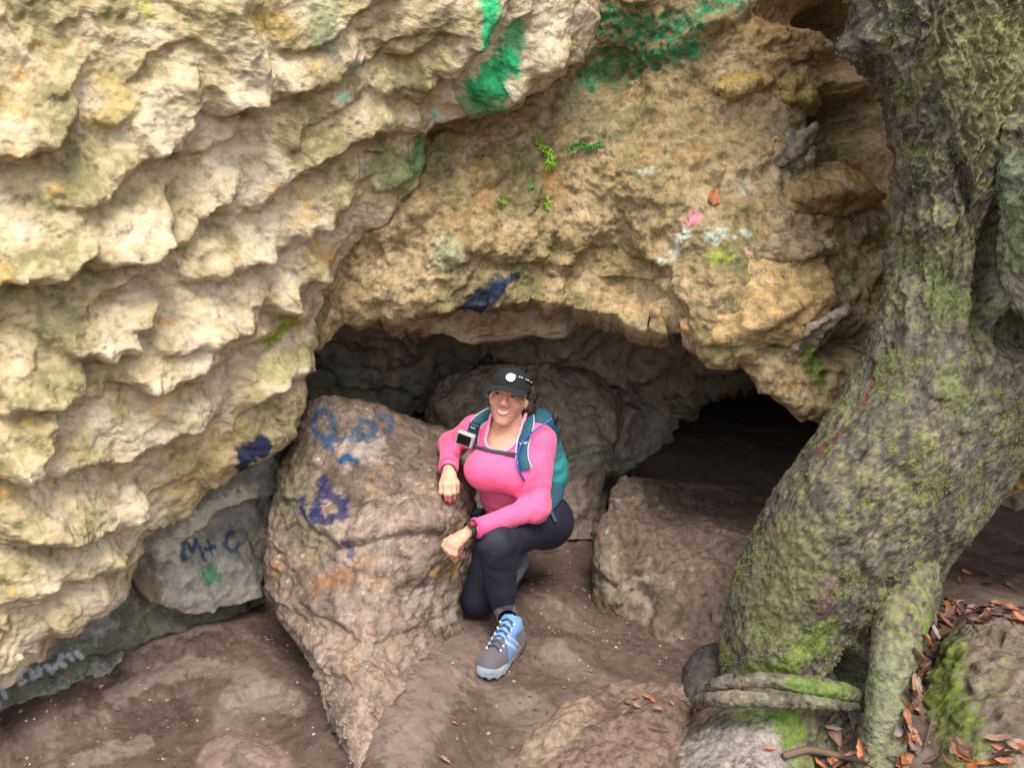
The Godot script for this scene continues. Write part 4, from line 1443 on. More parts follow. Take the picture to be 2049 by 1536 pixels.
	bark_tint(p, 0.0)
	p.paint([[1400, 1530], [1480, 1490], [1560, 1480], [1540, 1540]], 64, Color(0.33, 0.295, 0.285, 0.75), n_spot, 0.5, 1.4)
	p.paint([[1575, 1430], [1590, 1470]], 36, Color(0.16, 0.235, 0.04, 0.9), n_spot, 0.2, 0.9)
	p.paint([[1480, 1425], [1540, 1430]], 24, Color(0.20, 0.27, 0.08, 0.7), n_spot, 0.3, 0.9)
	p.paint([[1640, 1520], [1600, 1536]], 30, Color(0.18, 0.22, 0.07, 0.7), n_spot, 0.3, 0.9)
	record(p)
	move(p, -base)
	put("root", p.mesh(mats.bark), t)

	# roots that wind round the foot, and the upright root
	for r in [
		[[[1730, 1398, 2.36, 15], [1690, 1386, 2.30, 19], [1640, 1374, 2.28, 20], [1580, 1366, 2.27, 17], [1510, 1360, 2.28, 15], [1450, 1365, 2.32, 14], [1412, 1380, 2.40, 13], [1400, 1392, 2.5, 12], [1420, 1396, 2.66, 12]], 1],
		[[[1735, 1412, 2.36, 14], [1680, 1407, 2.29, 15], [1600, 1404, 2.25, 15], [1520, 1400, 2.25, 16], [1450, 1398, 2.29, 17], [1408, 1400, 2.37, 15], [1396, 1404, 2.5, 13], [1420, 1406, 2.66, 12]], 2],
		[[[1815, 1130, 2.50, 60], [1808, 1190, 2.40, 56], [1798, 1260, 2.32, 50], [1786, 1330, 2.27, 44], [1778, 1400, 2.25, 41], [1768, 1470, 2.24, 42], [1757, 1530, 2.23, 46], [1745, 1620, 2.2, 58], [1735, 1720, 2.17, 80]], 3]]:
		p = stem(r[0], 3 if r[1] == 3 else 2)
		if r[1] == 3:
			bark_tint(p, 0.3)
			p.paint([[1790, 1330], [1785, 1400], [1775, 1480]], 60, Color(0.23, 0.25, 0.16, 0.7), n_spot, 0.3, 1.0)
		else:
			bark_tint(p, -0.1)
			p.paint([[1690, 1386], [1640, 1376], [1590, 1370]], 22, Color(0.15, 0.22, 0.05, 0.85), n_spot, 0.25, 1.0)
			p.paint([[1520, 1380], [1440, 1385]], 26, Color(0.24, 0.20, 0.17, 0.7), n_spot, 0.25, 1.0)
		record(p)
		move(p, -base)
		put("root", p.mesh(mats.bark), t)


func move(p: Patch, by: Vector3) -> void:
	for k in p.P.size():
		p.P[k] += by


# a round stem through [px, py, depth, radius in pixels]
func stem(pts: Array, fine: int) -> Patch:
	var n := pts.size() - 1
	var steps := n * 12 * fine
	var sides := 20 * fine
	var p := Patch.new(sides, steps + 1)
	p.wrap = true
	for j in steps + 1:
		var s := float(j) / steps * n
		var i := mini(int(s), n - 1)
		s -= i
		var v := []
		for c in 4:
			v.append(cubic_interpolate(pts[i][c], pts[i + 1][c], pts[maxi(i - 1, 0)][c], pts[mini(i + 2, n)][c], s))
		var a: Array = pts[maxi(i, 0)]
		var b: Array = pts[i + 1]
		var tan_ := (at(b[0], b[1], b[2]) - at(a[0], a[1], a[2])).normalized()
		var c := at(v[0], v[1], v[2])
		var view := (EYE - c).normalized()
		var side := tan_.cross(view).normalized()
		var out := side.cross(tan_).normalized()
		if out.dot(view) < 0.0:
			out = -out
		var r: float = v[3] / F * v[2]
		for k in sides:
			var ang := TAU * k / sides
			p.P[j * sides + k] = c + (side * cos(ang) + out * sin(ang)) * r
			var q := pixel(p.P[j * sides + k])
			p.Q[j * sides + k] = Vector2(q.x, q.y)
	p.normals(EYE, int(steps / 2.0) * sides + int(sides / 4.0))
	p.warp(n_warp, 2.0)
	p.rough(n_mid, 9.0, 0.008)
	p.rough(n_fine, 50.0, 0.003)
	p.rough(n_cell, 30.0, 0.003)
	return p



# fuzz of moss on the bark: more tufts than one could count
func tree_moss(p: Patch, t: Node3D, base: Vector3) -> void:
	var mr := RandomNumberGenerator.new()
	mr.seed = 12
	var st := SurfaceTool.new()
	st.begin(Mesh.PRIMITIVE_TRIANGLES)
	for k in 7:
		var a := TAU * k / 7.0 + 0.3 * k
		var d := Vector3(cos(a), 0, sin(a))
		var s := Vector3(-sin(a), 0, cos(a))
		var h := 0.7 + 0.3 * sin(k * 2.3)
		for v in [d * 0.1 + s * 0.16, d * 0.1 - s * 0.16, d * (0.9 * h) + Vector3.UP * 0.75]:
			st.add_vertex(v)
	st.generate_normals()
	var m := StandardMaterial3D.new()
	m.resource_name = "moss"
	m.vertex_color_use_as_albedo = true
	m.roughness = 0.9
	m.cull_mode = BaseMaterial3D.CULL_DISABLED
	m.backlight_enabled = true
	m.backlight = Color(0.2, 0.25, 0.05)
	st.set_material(m)
	var mm := MultiMesh.new()
	mm.transform_format = MultiMesh.TRANSFORM_3D
	mm.use_colors = true
	mm.mesh = st.commit()
	var list := []
	var nf := int(p.nu * 0.64)
	for n in 60000:
		var j := mr.randi_range(60, p.nv - 1)
		var i := mr.randi_range(4, nf)
		var k := j * p.nu + i
		var v := p.P[k] + base
		var w := n_tint.get_noise_3dv(v * 5.0 + Vector3(30, 1, 4)) + 0.5 * n_fine.get_noise_3dv(v * 38.0 + Vector3(7, 7, 7))
		if w < 0.12 + 0.3 * mr.randf():
			continue
		var up := (p.N[k] + Vector3(mr.randfn(), mr.randfn(), mr.randfn()) * 0.25).normalized()
		var x := up.cross(Vector3(mr.randfn(), mr.randfn(), mr.randfn())).normalized()
		var s := mr.randf_range(0.004, 0.0085)
		list.append([Transform3D(Basis(x, up, x.cross(up)).scaled(Vector3.ONE * s), p.P[k] - up * 0.001), mr.randf()])
	mm.instance_count = list.size()
	for k in list.size():
		mm.set_instance_transform(k, list[k][0])
		mm.set_instance_color(k, Color(0.13, 0.15, 0.045).lerp(Color(0.24, 0.29, 0.07), list[k][1]))
	var o := MultiMeshInstance3D.new()
	o.name = "moss"
	o.multimesh = mm
	o.set_meta("kind", "stuff")
	t.add_child(o, true)


# ---------------------------------------------------------------- smooth bodies from bones
class Vol:
	var o: Vector3
	var h: float
	var nx: int
	var ny: int
	var nz: int
	var k: float
	var E: PackedFloat32Array
	var lo: Vector3
	var hi: Vector3

	func _init(a: Vector3, b: Vector3, cell: float, sharp: float) -> void:
		o = a
		h = cell
		k = sharp
		nx = int((b.x - a.x) / cell) + 2
		ny = int((b.y - a.y) / cell) + 2
		nz = int((b.z - a.z) / cell) + 2
		E.resize(nx * ny * nz)

	func span(a: float, b: float, from: float, n: int) -> Vector2i:
		return Vector2i(clampi(int(floor((a - from) / h)), 0, n - 1), clampi(int(ceil((b - from) / h)), 0, n - 1))

	func cap(a: Vector3, b: Vector3, ra: float, rb: float) -> void:
		var r := maxf(ra, rb) + 6.0 / k
		var m := a.min(b) - Vector3(r, r, r)
		var M := a.max(b) + Vector3(r, r, r)
		var sx := span(m.x, M.x, o.x, nx)
		var sy := span(m.y, M.y, o.y, ny)
		var sz := span(m.z, M.z, o.z, nz)
		var d := b - a
		var l := maxf(d.length_squared(), 1e-9)
		for z in range(sz.x, sz.y + 1):
			for y in range(sy.x, sy.y + 1):
				var row := (z * ny + y) * nx
				for x in range(sx.x, sx.y + 1):
					var p := o + Vector3(x, y, z) * h - a
					var t := clampf(p.dot(d) / l, 0.0, 1.0)
					var f := (p - d * t).length() - lerpf(ra, rb, t)
					if f < 6.0 / k:
						E[row + x] += exp(-k * f)

	func ell(c: Vector3, r: Vector3, B := Basis.IDENTITY) -> void:
		var g := maxf(r.x, maxf(r.y, r.z)) + 6.0 / k
		var sx := span(c.x - g, c.x + g, o.x, nx)
		var sy := span(c.y - g, c.y + g, o.y, ny)
		var sz := span(c.z - g, c.z + g, o.z, nz)
		var T := B.transposed()
		for z in range(sz.x, sz.y + 1):
			for y in range(sy.x, sy.y + 1):
				var row := (z * ny + y) * nx
				for x in range(sx.x, sx.y + 1):
					var q := T * (o + Vector3(x, y, z) * h - c)
					var a := q / r
					var k0 := a.length()
					var k1 := (a / r).length()
					var f := k0 * (k0 - 1.0) / maxf(k1, 1e-6)
					if f < 6.0 / k:
						E[row + x] += exp(-k * f)

	func cut(c: Vector3, r: Vector3, B := Basis.IDENTITY) -> void:
		var g := maxf(r.x, maxf(r.y, r.z)) + 3.0 * h
		var sx := span(c.x - g, c.x + g, o.x, nx)
		var sy := span(c.y - g, c.y + g, o.y, ny)
		var sz := span(c.z - g, c.z + g, o.z, nz)
		var T := B.transposed()
		for z in range(sz.x, sz.y + 1):
			for y in range(sy.x, sy.y + 1):
				var row := (z * ny + y) * nx
				for x in range(sx.x, sx.y + 1):
					var q := T * (o + Vector3(x, y, z) * h - c)
					var a := q / r
					var k0 := a.length()
					var f := k0 * (k0 - 1.0) / maxf((a / r).length(), 1e-6)
					E[row + x] = minf(E[row + x], exp(k * f))

	# surface nets: [vertices, normals, indices]
	func net() -> Array:
		var V := PackedVector3Array()
		var N := PackedVector3Array()
		var I := PackedInt32Array()
		var id := PackedInt32Array()
		id.resize(E.size())
		id.fill(-1)
		var off := [0, 1, nx, nx + 1, nx * ny, nx * ny + 1, nx * ny + nx, nx * ny + nx + 1]
		var f := PackedFloat32Array()
		f.resize(8)
		var low := exp(-k * h * 2.8)
		var high := exp(k * h * 2.8)
		var edges := [[0, 1], [2, 3], [4, 5], [6, 7], [0, 2], [1, 3], [4, 6], [5, 7], [0, 4], [1, 5], [2, 6], [3, 7]]
		for z in nz - 1:
			for y in ny - 1:
				var row := (z * ny + y) * nx
				for x in nx - 1:
					var b := row + x
					var e0 := E[b]
					if e0 < low or e0 > high:
						continue
					var s := 0
					for c in 8:
						if E[b + off[c]] > 1.0:
							s += 1
					if s == 0 or s == 8:
						continue
					for c in 8:
						f[c] = clampf(-log(maxf(E[b + off[c]], 1e-12)) / k, -0.3, 3.0 * h)
					var p := Vector3.ZERO
					var m := 0
					for e in edges:
						var u := f[e[0]]
						var w := f[e[1]]
						if (u < 0.0) != (w < 0.0):
							var t := u / (u - w)
							var i: int = e[0]
							var j: int = e[1]
							var A := Vector3(i & 1, (i >> 1) & 1, (i >> 2) & 1)
							p += A + (Vector3(j & 1, (j >> 1) & 1, (j >> 2) & 1) - A) * t
							m += 1
					if m == 0:
						continue
					id[b] = V.size()
					V.append(o + (Vector3(x, y, z) + p / m) * h)
					N.append(Vector3(f[1] + f[3] + f[5] + f[7] - f[0] - f[2] - f[4] - f[6], f[2] + f[3] + f[6] + f[7] - f[0] - f[1] - f[4] - f[5], f[4] + f[5] + f[6] + f[7] - f[0] - f[1] - f[2] - f[3]).normalized())
		for z in range(1, nz - 1):
			for y in range(1, ny - 1):
				var row := (z * ny + y) * nx
				for x in range(1, nx - 1):
					var b := row + x
					if id[b] < 0:
						continue
					var s0 := E[b] > 1.0
					for ax in 3:
						var st: int = [1, nx, nx * ny][ax]
						var s1 := E[b + st] > 1.0
						if s0 == s1:
							continue
						var p1: int = [nx, nx * ny, 1][ax]
						var p2: int = [nx * ny, 1, nx][ax]
						var a := id[b]
						var c := id[b - p1]
						var d := id[b - p1 - p2]
						var e := id[b - p2]
						if a < 0 or c < 0 or d < 0 or e < 0:
							continue
						if s0:
							I.append_array([a, d, c, a, e, d])
						else:
							I.append_array([a, c, d, a, d, e])
		return [V, N, I]


var shirt_v: PackedVector3Array
var shirt_q: PackedVector3Array


func on_shirt(px: float, py: float, lift: float) -> Vector3:
	var best := 99.0
	var r := 5.0
	while best > 90.0 and r < 60.0:
		for q in shirt_q:
			if absf(q.x - px) < r and absf(q.y - py) < r and q.z < best:
				best = q.z
		r += 4.0
	return at(px, py, best - lift)


func colored(n: Array, fn: Callable) -> Array:
	var c := PackedColorArray()
	for k in n[0].size():
		c.append(fn.call(n[0][k], n[1][k]))
	return [n[0], n[1], n[2], c]


func renormal(n: Array) -> void:
	var v: PackedVector3Array = n[0]
	var o: PackedVector3Array = n[1]
	var I: PackedInt32Array = n[2]
	var s := PackedVector3Array()
	s.resize(v.size())
	for t in range(0, I.size(), 3):
		var c := (v[I[t + 2]] - v[I[t]]).cross(v[I[t + 1]] - v[I[t]])
		s[I[t]] += c
		s[I[t + 1]] += c
		s[I[t + 2]] += c
	for k in v.size():
		var m := s[k].normalized()
		if m.dot(o[k]) < 0.0:
			m = -m
		if m.length() > 0.5:
			o[k] = m
	n[1] = o


func shifted(n: Array, by: Vector3) -> Array:
	var v: PackedVector3Array = n[0]
	for k in v.size():
		v[k] += by
	n[0] = v
	return n


func frame(up: Vector3, right: Vector3) -> Basis:
	var y := up.normalized()
	var z := right.cross(y).normalized()
	return Basis(y.cross(z).normalized(), y, z)


func smooth_path(pts: Array, n: int) -> Array:
	# pts: [Vector3, radius]
	var out := []
	var m := pts.size() - 1
	for k in n + 1:
		var s := float(k) / n * m
		var i := mini(int(s), m - 1)
		s -= i
		var p1: Vector3 = pts[i][0]
		var p2: Vector3 = pts[i + 1][0]
		var p0: Vector3 = pts[maxi(i - 1, 0)][0]
		var p3: Vector3 = pts[mini(i + 2, m)][0]
		out.append([p1.cubic_interpolate(p2, p0, p3, s), lerpf(pts[i][1], pts[i + 1][1], s)])
	return out


func person() -> void:
	var base := on_ground(990, 1260)
	var who := thing("person", "woman in pink top and navy leggings kneeling against the boulder", "person", base)
	var fabric := StandardMaterial3D.new()
	fabric.resource_name = "fabric"
	fabric.vertex_color_use_as_albedo = true
	fabric.roughness = 0.8
	fabric.metallic_specular = 0.25
	fabric.rim_enabled = true
	fabric.rim = 0.3
	var skin := StandardMaterial3D.new()
	skin.resource_name = "skin"
	skin.vertex_color_use_as_albedo = true
	skin.roughness = 0.5
	skin.metallic_specular = 0.4
	skin.subsurf_scatter_enabled = true
	skin.subsurf_scatter_strength = 0.08

	var hip := at(1050, 1032, 3.26)
	var hip_l := at(1092, 1040, 3.24)
	var hip_r := at(1006, 1040, 3.25)
	var waist := at(1020, 988, 3.17)
	var chest := at(1014, 925, 3.11)
	var neck := at(1022, 866, 3.09)
	var neck_top := at(1018, 835, 3.05)
	var sh_l := at(1084, 884, 3.06)
	var sh_r := at(948, 862, 3.15)
	var el_l := at(1073, 1016, 2.98)
	var wr_l := at(944, 1059, 2.81)
	var el_r := at(903, 890, 3.30)
	var wr_r := at(897, 936, 3.02)
	var kn_l := at(990, 1086, 2.88)
	var an_l := at(1010, 1232, 2.99)
	var kn_r := at(957, 1196, 3.12)
	var an_r := at(1036, 1168, 3.48)
	var tf := frame(neck - hip, sh_l - sh_r)
	var bust_r := at(972, 940, 3.02)
	var bust_l := at(1042, 948, 3.0)

	# --- shirt
	var s := Vol.new(at(1010, 930, 3.1) - Vector3(0.36, 0.36, 0.42), at(1010, 930, 3.1) + Vector3(0.34, 0.26, 0.34), 0.0075, 62.0)
	torso(s, tf, hip, waist, chest, neck, sh_l, sh_r, bust_l, bust_r, 0.0)
	s.cap(sh_l, el_l, 0.055, 0.046)
	s.cap(el_l, wr_l.lerp(el_l, 0.08), 0.046, 0.033)
	s.cap(sh_r, el_r, 0.055, 0.048)
	s.cap(el_r, wr_r.lerp(el_r, 0.06), 0.048, 0.035)
	var net := s.net()
	var v: PackedVector3Array = net[0]
	# gentle folds in the cloth
	for k in v.size():
		var q := v[k]
		var a := (q - el_l).length()
		var f := 0.0022 * n_ridge.get_noise_3dv(q * 10.0)
		f += 0.0038 * sin(a * 150.0 + 5.0 * n_big.get_noise_3dv(q * 6.0)) * clampf(1.0 - a / 0.15, 0.0, 1.0)
		var wq := (q - waist).dot(tf.y)
		f += 0.0030 * sin(wq * 190.0 + 6.0 * n_big.get_noise_3dv(q * 5.0)) * clampf(1.0 - absf(wq + 0.02) / 0.06, 0.0, 1.0)
		f += 0.0026 * sin((q - sh_l).length() * 130.0 + 5.0 * n_big.get_noise_3dv(q * 7.0)) * clampf(1.0 - (q - sh_l.lerp(bust_l, 0.5)).length() / 0.1, 0.0, 1.0)
		# gathers below the neckline
		var gx := pixel(q)
		f += 0.0018 * sin(gx.x * 0.75) * clampf(1.0 - absf(gx.y - 915.0) / 14.0, 0.0, 1.0) * clampf(1.0 - absf(gx.x - 1000.0) / 45.0, 0.0, 1.0)
		v[k] += net[1][k] * f
	net[0] = v
	renormal(net)
	shirt_v = v
	for q in v:
		shirt_q.append(pixel(q))
	var neckline := PackedVector2Array()
	for p in [[980, 800], [979, 838], [975, 858], [970, 878], [973, 891], [986, 900], [1005, 904], [1019, 898], [1032, 882], [1041, 862], [1048, 842], [1052, 822], [1050, 800]]:
		neckline.append(Vector2(p[0], p[1]))
	var keep := PackedInt32Array()
	var I: PackedInt32Array = net[2]
	for t in range(0, I.size(), 3):
		var c := (shirt_q[I[t]] + shirt_q[I[t + 1]] + shirt_q[I[t + 2]]) / 3.0
		if c.z < 3.11 and Geometry2D.is_point_in_polygon(Vector2(c.x, c.y), neckline):
			continue
		# open at the hem
		keep.append_array([I[t], I[t + 1], I[t + 2]])
	net[2] = keep
	var pink := Color(0.80, 0.118, 0.275)
	var shirt := colored(shifted(net, -base), func(p: Vector3, _n: Vector3) -> Color: return pink.lerp(Color(0.72, 0.08, 0.26), clampf(n_tint.get_noise_3dv(p * 9.0) * 0.7, 0.0, 0.5)))
	var top := put("shirt", built([shirt], fabric), who)
	top.set_meta("label", "pink long-sleeved top with a scooped neck")
	# neckline trim
	var trim := []
	for p in [[984, 822], [980, 840], [976, 858], [971, 878], [974, 891], [987, 899], [1005, 903], [1019, 897], [1032, 882], [1041, 862], [1048, 842], [1053, 824]]:
		trim.append([on_shirt(p[0], p[1], 0.0) - base, 0.0065])
	put("collar", built([tube(smooth_path(trim, 50), 8, true, 0.6)], fabric, Color(0.86, 0.28, 0.45)), top)
	# gathers under the strap
	var cuff := []
	for e in [[wr_l.lerp(el_l, 0.07), el_l - wr_l, 0.0355], [wr_r.lerp(el_r, 0.05), el_r - wr_r, 0.0375]]:
		cuff.append(ring(e[0] - base, e[1], e[2], 0.004, 0.008))
	for c in cuff:
		put("cuff", built([c], fabric, Color(0.70, 0.08, 0.27)), top)

	# --- leggings
	var g := Vol.new(at(1030, 1110, 3.1) - Vector3(0.30, 0.36, 0.50), at(1030, 1110, 3.1) + Vector3(0.30, 0.34, 0.42), 0.0085, 60.0)
	g.ell(hip, Vector3(0.155, 0.105, 0.12), tf)
	g.cap(hip_l, kn_l, 0.102, 0.068)
	g.ell(at(1096, 1045, 3.27), Vector3(0.104, 0.10, 0.12), tf)
	g.cap(kn_l, an_l.lerp(kn_l, 0.16), 0.068, 0.043)
	g.cap(kn_l.lerp(an_l, 0.25) + Vector3(0.008, 0, -0.018), kn_l.lerp(an_l, 0.62) + Vector3(0.006, 0, -0.012), 0.054, 0.045)
	g.cap(hip_r, kn_r, 0.098, 0.063)
	g.cap(kn_r, an_r, 0.060, 0.042)
	g.cap(kn_r.lerp(an_r, 0.3), kn_r.lerp(an_r, 0.6), 0.058, 0.052)
	net = g.net()
	v = net[0]
	for k in v.size():
		var q := v[k]
		var ka := (q - kn_l).length()
		v[k] += net[1][k] * (0.003 * n_ridge.get_noise_3dv(q * 8.0) + 0.0028 * sin(ka * 160.0 + 6.0 * n_big.get_noise_3dv(q * 6.0)) * clampf(1.0 - absf(ka - 0.09) / 0.06, 0.0, 1.0))
	net[0] = v
	renormal(net)
	var navy := Color(0.007, 0.008, 0.022)
	var legs := put("leggings", built([shifted(net, -base)], plain("navy_knit", navy, 0.75)), who)
	legs.set_meta("label", "navy blue leggings")

	# --- body: torso, limbs, hands and head in one surface
	var b := Vol.new(at(1030, 1040, 3.12) - Vector3(0.36, 0.46, 0.46), at(1030, 1000, 3.12) + Vector3(0.34, 0.46, 0.44), 0.0095, 75.0)
	torso(b, tf, hip, waist, chest, neck, sh_l, sh_r, bust_l, bust_r, 0.007)
	b.cap(sh_l, el_l, 0.050, 0.040)
	b.cap(el_l, wr_l, 0.040, 0.026)
	b.cap(sh_r, el_r, 0.050, 0.042)
	b.cap(el_r, wr_r, 0.042, 0.027)
	b.cap(neck + Vector3(0, -0.02, 0.0), neck_top, 0.056, 0.052)
	b.cap(hip_l, kn_l, 0.088, 0.056)
	b.cap(kn_l, an_l, 0.056, 0.030)
	b.cap(hip_r, kn_r, 0.085, 0.052)
	b.cap(kn_r, an_r, 0.050, 0.032)
	var tone := Color(0.60, 0.32, 0.235)
	var flesh := func(p: Vector3, _n: Vector3) -> Color: return tone.lerp(Color(0.58, 0.25, 0.19), clampf(n_tint.get_noise_3dv(p * 20.0) + 0.2, 0.0, 0.6))
	var parts := [colored(shifted(b.net(), -base), flesh)]
	parts.append(colored(shifted(hand(wr_r, [[883, 969, 2.975, 881.5, 985, 2.965, 881, 998, 2.985], [891, 971, 2.965, 891.5, 988, 2.955, 892, 1002, 2.975], [899.5, 971, 2.965, 900, 989, 2.955, 900, 1005, 2.978], [908, 968, 2.975, 909, 985, 2.965, 909, 1000, 2.985]], [[906, 948, 3.0], [914, 966, 2.985], [915, 984, 2.99]]), -base), flesh))
	parts.append(colored(shifted(hand(wr_l, [[892, 1082, 2.80, 887, 1091, 2.80, 888, 1099, 2.82], [899, 1086, 2.79, 893, 1099, 2.79, 896, 1109, 2.815], [906.5, 1090, 2.785, 901, 1106, 2.785, 905, 1118, 2.815], [914, 1094, 2.785, 911, 1109, 2.785, 914, 1120, 2.815]], [[926, 1078, 2.83], [922, 1094, 2.85], [918, 1108, 2.86]]), -base), flesh))
	# head
	var hc := at(1018, 794, 3.04)
	var fwd := (EYE - hc).normalized()
	fwd = fwd.rotated(Vector3.UP, deg_to_rad(-9.0))
	var cup := Vector3.UP - fwd * fwd.dot(Vector3.UP)
	cup = cup.normalized().rotated(fwd, deg_to_rad(-9.0))
	fwd = fwd.rotated(cup.cross(fwd).normalized(), deg_to_rad(-3.0))
	var hb := Basis(cup.cross(fwd).normalized(), cup, fwd)
	var hv := Vol.new(Vector3(-0.11, -0.19, -0.13), Vector3(0.11, 0.15, 0.14), 0.0036, 170.0)
	hv.ell(Vector3(0, 0.03, -0.012), Vector3(0.073, 0.088, 0.092))
	hv.ell(Vector3(0, -0.030, 0.014), Vector3(0.064, 0.068, 0.069))
	hv.ell(Vector3(0, -0.066, 0.028), Vector3(0.042, 0.045, 0.054))
	hv.ell(Vector3(0, -0.101, 0.053), Vector3(0.021, 0.016, 0.018))
	for e in [-1.0, 1.0]:
		hv.ell(Vector3(0.038 * e, -0.030, 0.056), Vector3(0.024, 0.020, 0.021))
		hv.ell(Vector3(0.0125 * e, -0.036, 0.089), Vector3(0.009, 0.007, 0.009))
		hv.ell(Vector3(0.071 * e, -0.008, -0.018), Vector3(0.008, 0.026, 0.016))
		hv.cap(Vector3(0.014 * e, 0.021, 0.082), Vector3(0.046 * e, 0.021, 0.069), 0.009, 0.008)
		hv.cap(Vector3(0.040 * e, -0.064, 0.014), Vector3(0.013 * e, -0.096, 0.050), 0.013, 0.014)
		# lids
		hv.ell(Vector3(0.031 * e, 0.003, 0.0735), Vector3(0.0155, 0.0125, 0.0120))
	hv.cap(Vector3(0, 0.012, 0.083), Vector3(0, -0.029, 0.101), 0.008, 0.0115)
	hv.cap(Vector3(0, -0.06, -0.01), Vector3(0, -0.17, -0.045), 0.046, 0.050)
	for e in [-1.0, 1.0]:
		hv.cut(Vector3(0.0310 * e, 0.0025, 0.090), Vector3(0.0128, 0.0036, 0.016))
	var head := hv.net()
	var hn: PackedVector3Array = head[1]
	var hp: PackedVector3Array = head[0]
	var raw := hp.duplicate()
	var hcol := PackedColorArray()
	for k in hp.size():
		var p := hp[k]
		var col := tone.lerp(Color(0.60, 0.22, 0.17), clampf(n_tint.get_noise_3dv(p * 14.0) + 0.15, 0.0, 0.5))
		var cheek := Vector2(absf(p.x) - 0.036, p.y + 0.03).length()
		if p.z > 0.03:
			col = col.lerp(Color(0.60, 0.20, 0.15), clampf(1.0 - cheek / 0.024, 0.0, 1.0) * 0.45)
			var ex := absf(p.x) - 0.031
			var lash := Vector2(ex / 0.0145, (p.y - 0.0028) / 0.0056).length()
			col = col.lerp(Color(0.05, 0.025, 0.02), clampf((1.0 - lash) * 4.0, 0.0, 0.9))
			if absf(ex) < 0.017:
				col = col.lerp(Color(0.10, 0.05, 0.035), clampf(1.0 - absf(p.y - 0.024 + ex * ex * 18.0) / 0.004, 0.0, 1.0) * 0.7)
		hcol.append(col)
		hp[k] = hc + hb * p - base
		hn[k] = hb * hn[k]
	parts.append([hp, hn, head[2], hcol])
	put("body", built(parts, skin), who)
	# nails
	var nailm := plain("nail_polish", Color(0.62, 0.015, 0.05), 0.25)
	for q in [[881, 997, 2.972], [892, 1001, 2.962], [900, 1004, 2.965], [909, 999, 2.972]]:
		put("fingernail", ball(at(q[0], q[1], q[2]) - base, Vector3(0.0052, 0.0075, 0.004), nailm), who)
	# eyes and teeth
	var white := plain("eye_white", Color(0.50, 0.46, 0.43), 0.3)
	var dark := plain("iris", Color(0.02, 0.012, 0.01), 0.15)
	for e in [-1.0, 1.0]:
		var eye := put("eye", ball(hc + hb * Vector3(0.031 * e, 0.0025, 0.0725) - base, Vector3(0.0118, 0.0118, 0.0118), white), who)
		put("iris", ball(hc + hb * Vector3(0.031 * e - 0.001, 0.0025, 0.0782) - base, Vector3(0.0068, 0.0068, 0.0068), dark), eye)
	# a smile: teeth between two lips, laid on the face
	var enamel := plain("enamel", Color(0.62, 0.60, 0.56), 0.25)
	var lipm := plain("lip", Color(0.50, 0.15, 0.14), 0.4)
	var V := PackedVector3Array()
	var N := PackedVector3Array()
	var ti := PackedInt32Array()
	var upper := []
	var lower := []
	for e in 17:
		var u := e / 8.0 - 1.0
		var x := 0.027 * u
		var y0 := -0.0655 + 0.0135 * u * u + 0.0044 * (1.0 - u * u)
		var y1 := -0.0655 + 0.0135 * u * u - 0.0054 * (1.0 - u * u)
		var z0 := face_z(raw, x, y0)
		var z1 := face_z(raw, x, y1)
		var top_ := hc + hb * Vector3(x, y0, z0 + 0.0012) - base
		var low_ := hc + hb * Vector3(x, y1, z1 + 0.0012) - base
		V.append(top_)
		V.append(low_)
		N.append((hb * Vector3(u * 0.5, 0.1, 1)).normalized())
		N.append((hb * Vector3(u * 0.5, -0.1, 1)).normalized())
		if e > 0:
			var i := e * 2
			ti.append_array([i - 2, i, i - 1, i, i + 1, i - 1])
		upper.append([hc + hb * Vector3(x, y0 + 0.0016, z0 - 0.0006) - base, 0.0012 + 0.0021 * (1.0 - u * u)])
		lower.append([hc + hb * Vector3(x, y1 - 0.0024, z1 - 0.0006) - base, 0.0012 + 0.0034 * (1.0 - u * u)])
	put("teeth", built([[V, N, ti]], enamel), who)
	put("lip", built([tube(upper, 8)], lipm), who)
	put("lip", built([tube(lower, 8)], lipm), who)
	dress(who, base, hc, hb, tf, fabric)
	shoes(who, base, fabric, an_l, an_r)
	pack(tf, hip, chest, sh_l, sh_r)


func face_z(raw: PackedVector3Array, x: float, y: float) -> float:
	var z := 0.0
	for p in raw:
		if absf(p.x - x) < 0.004 and absf(p.y - y) < 0.004 and p.z > z:
			z = p.z
	return z


func ring(c: Vector3, axis: Vector3, r: float, thick: float, wide: float) -> Array:
	var z := axis.normalized()
	var x := z.cross(Vector3.UP).normalized()
	var y := z.cross(x)
	var pts := []
	for k in 25:
		var a := TAU * k / 24.0
		pts.append([c + (x * cos(a) + y * sin(a)) * r, wide])
	return tube(pts, 8, false, thick / wide, x)


func ball(c: Vector3, r: Vector3, mat: Material, B := Basis.IDENTITY) -> ArrayMesh:
	var V := PackedVector3Array()
	var N := PackedVector3Array()
	var I := PackedInt32Array()
	for j in 9:
		for i in 14:
			var th := PI * j / 8.0
			var ph := TAU * i / 14.0
			var n := Vector3(sin(th) * cos(ph), cos(th), sin(th) * sin(ph))
			V.append(c + B * (n * r))
			N.append((B * (n / r)).normalized())
	for j in 8:
		for i in 14:
			var a := j * 14 + i
			var b := j * 14 + (i + 1) % 14
			I.append_array([a, a + 14, b, b, a + 14, b + 14])
	return built([[V, N, I]], mat)


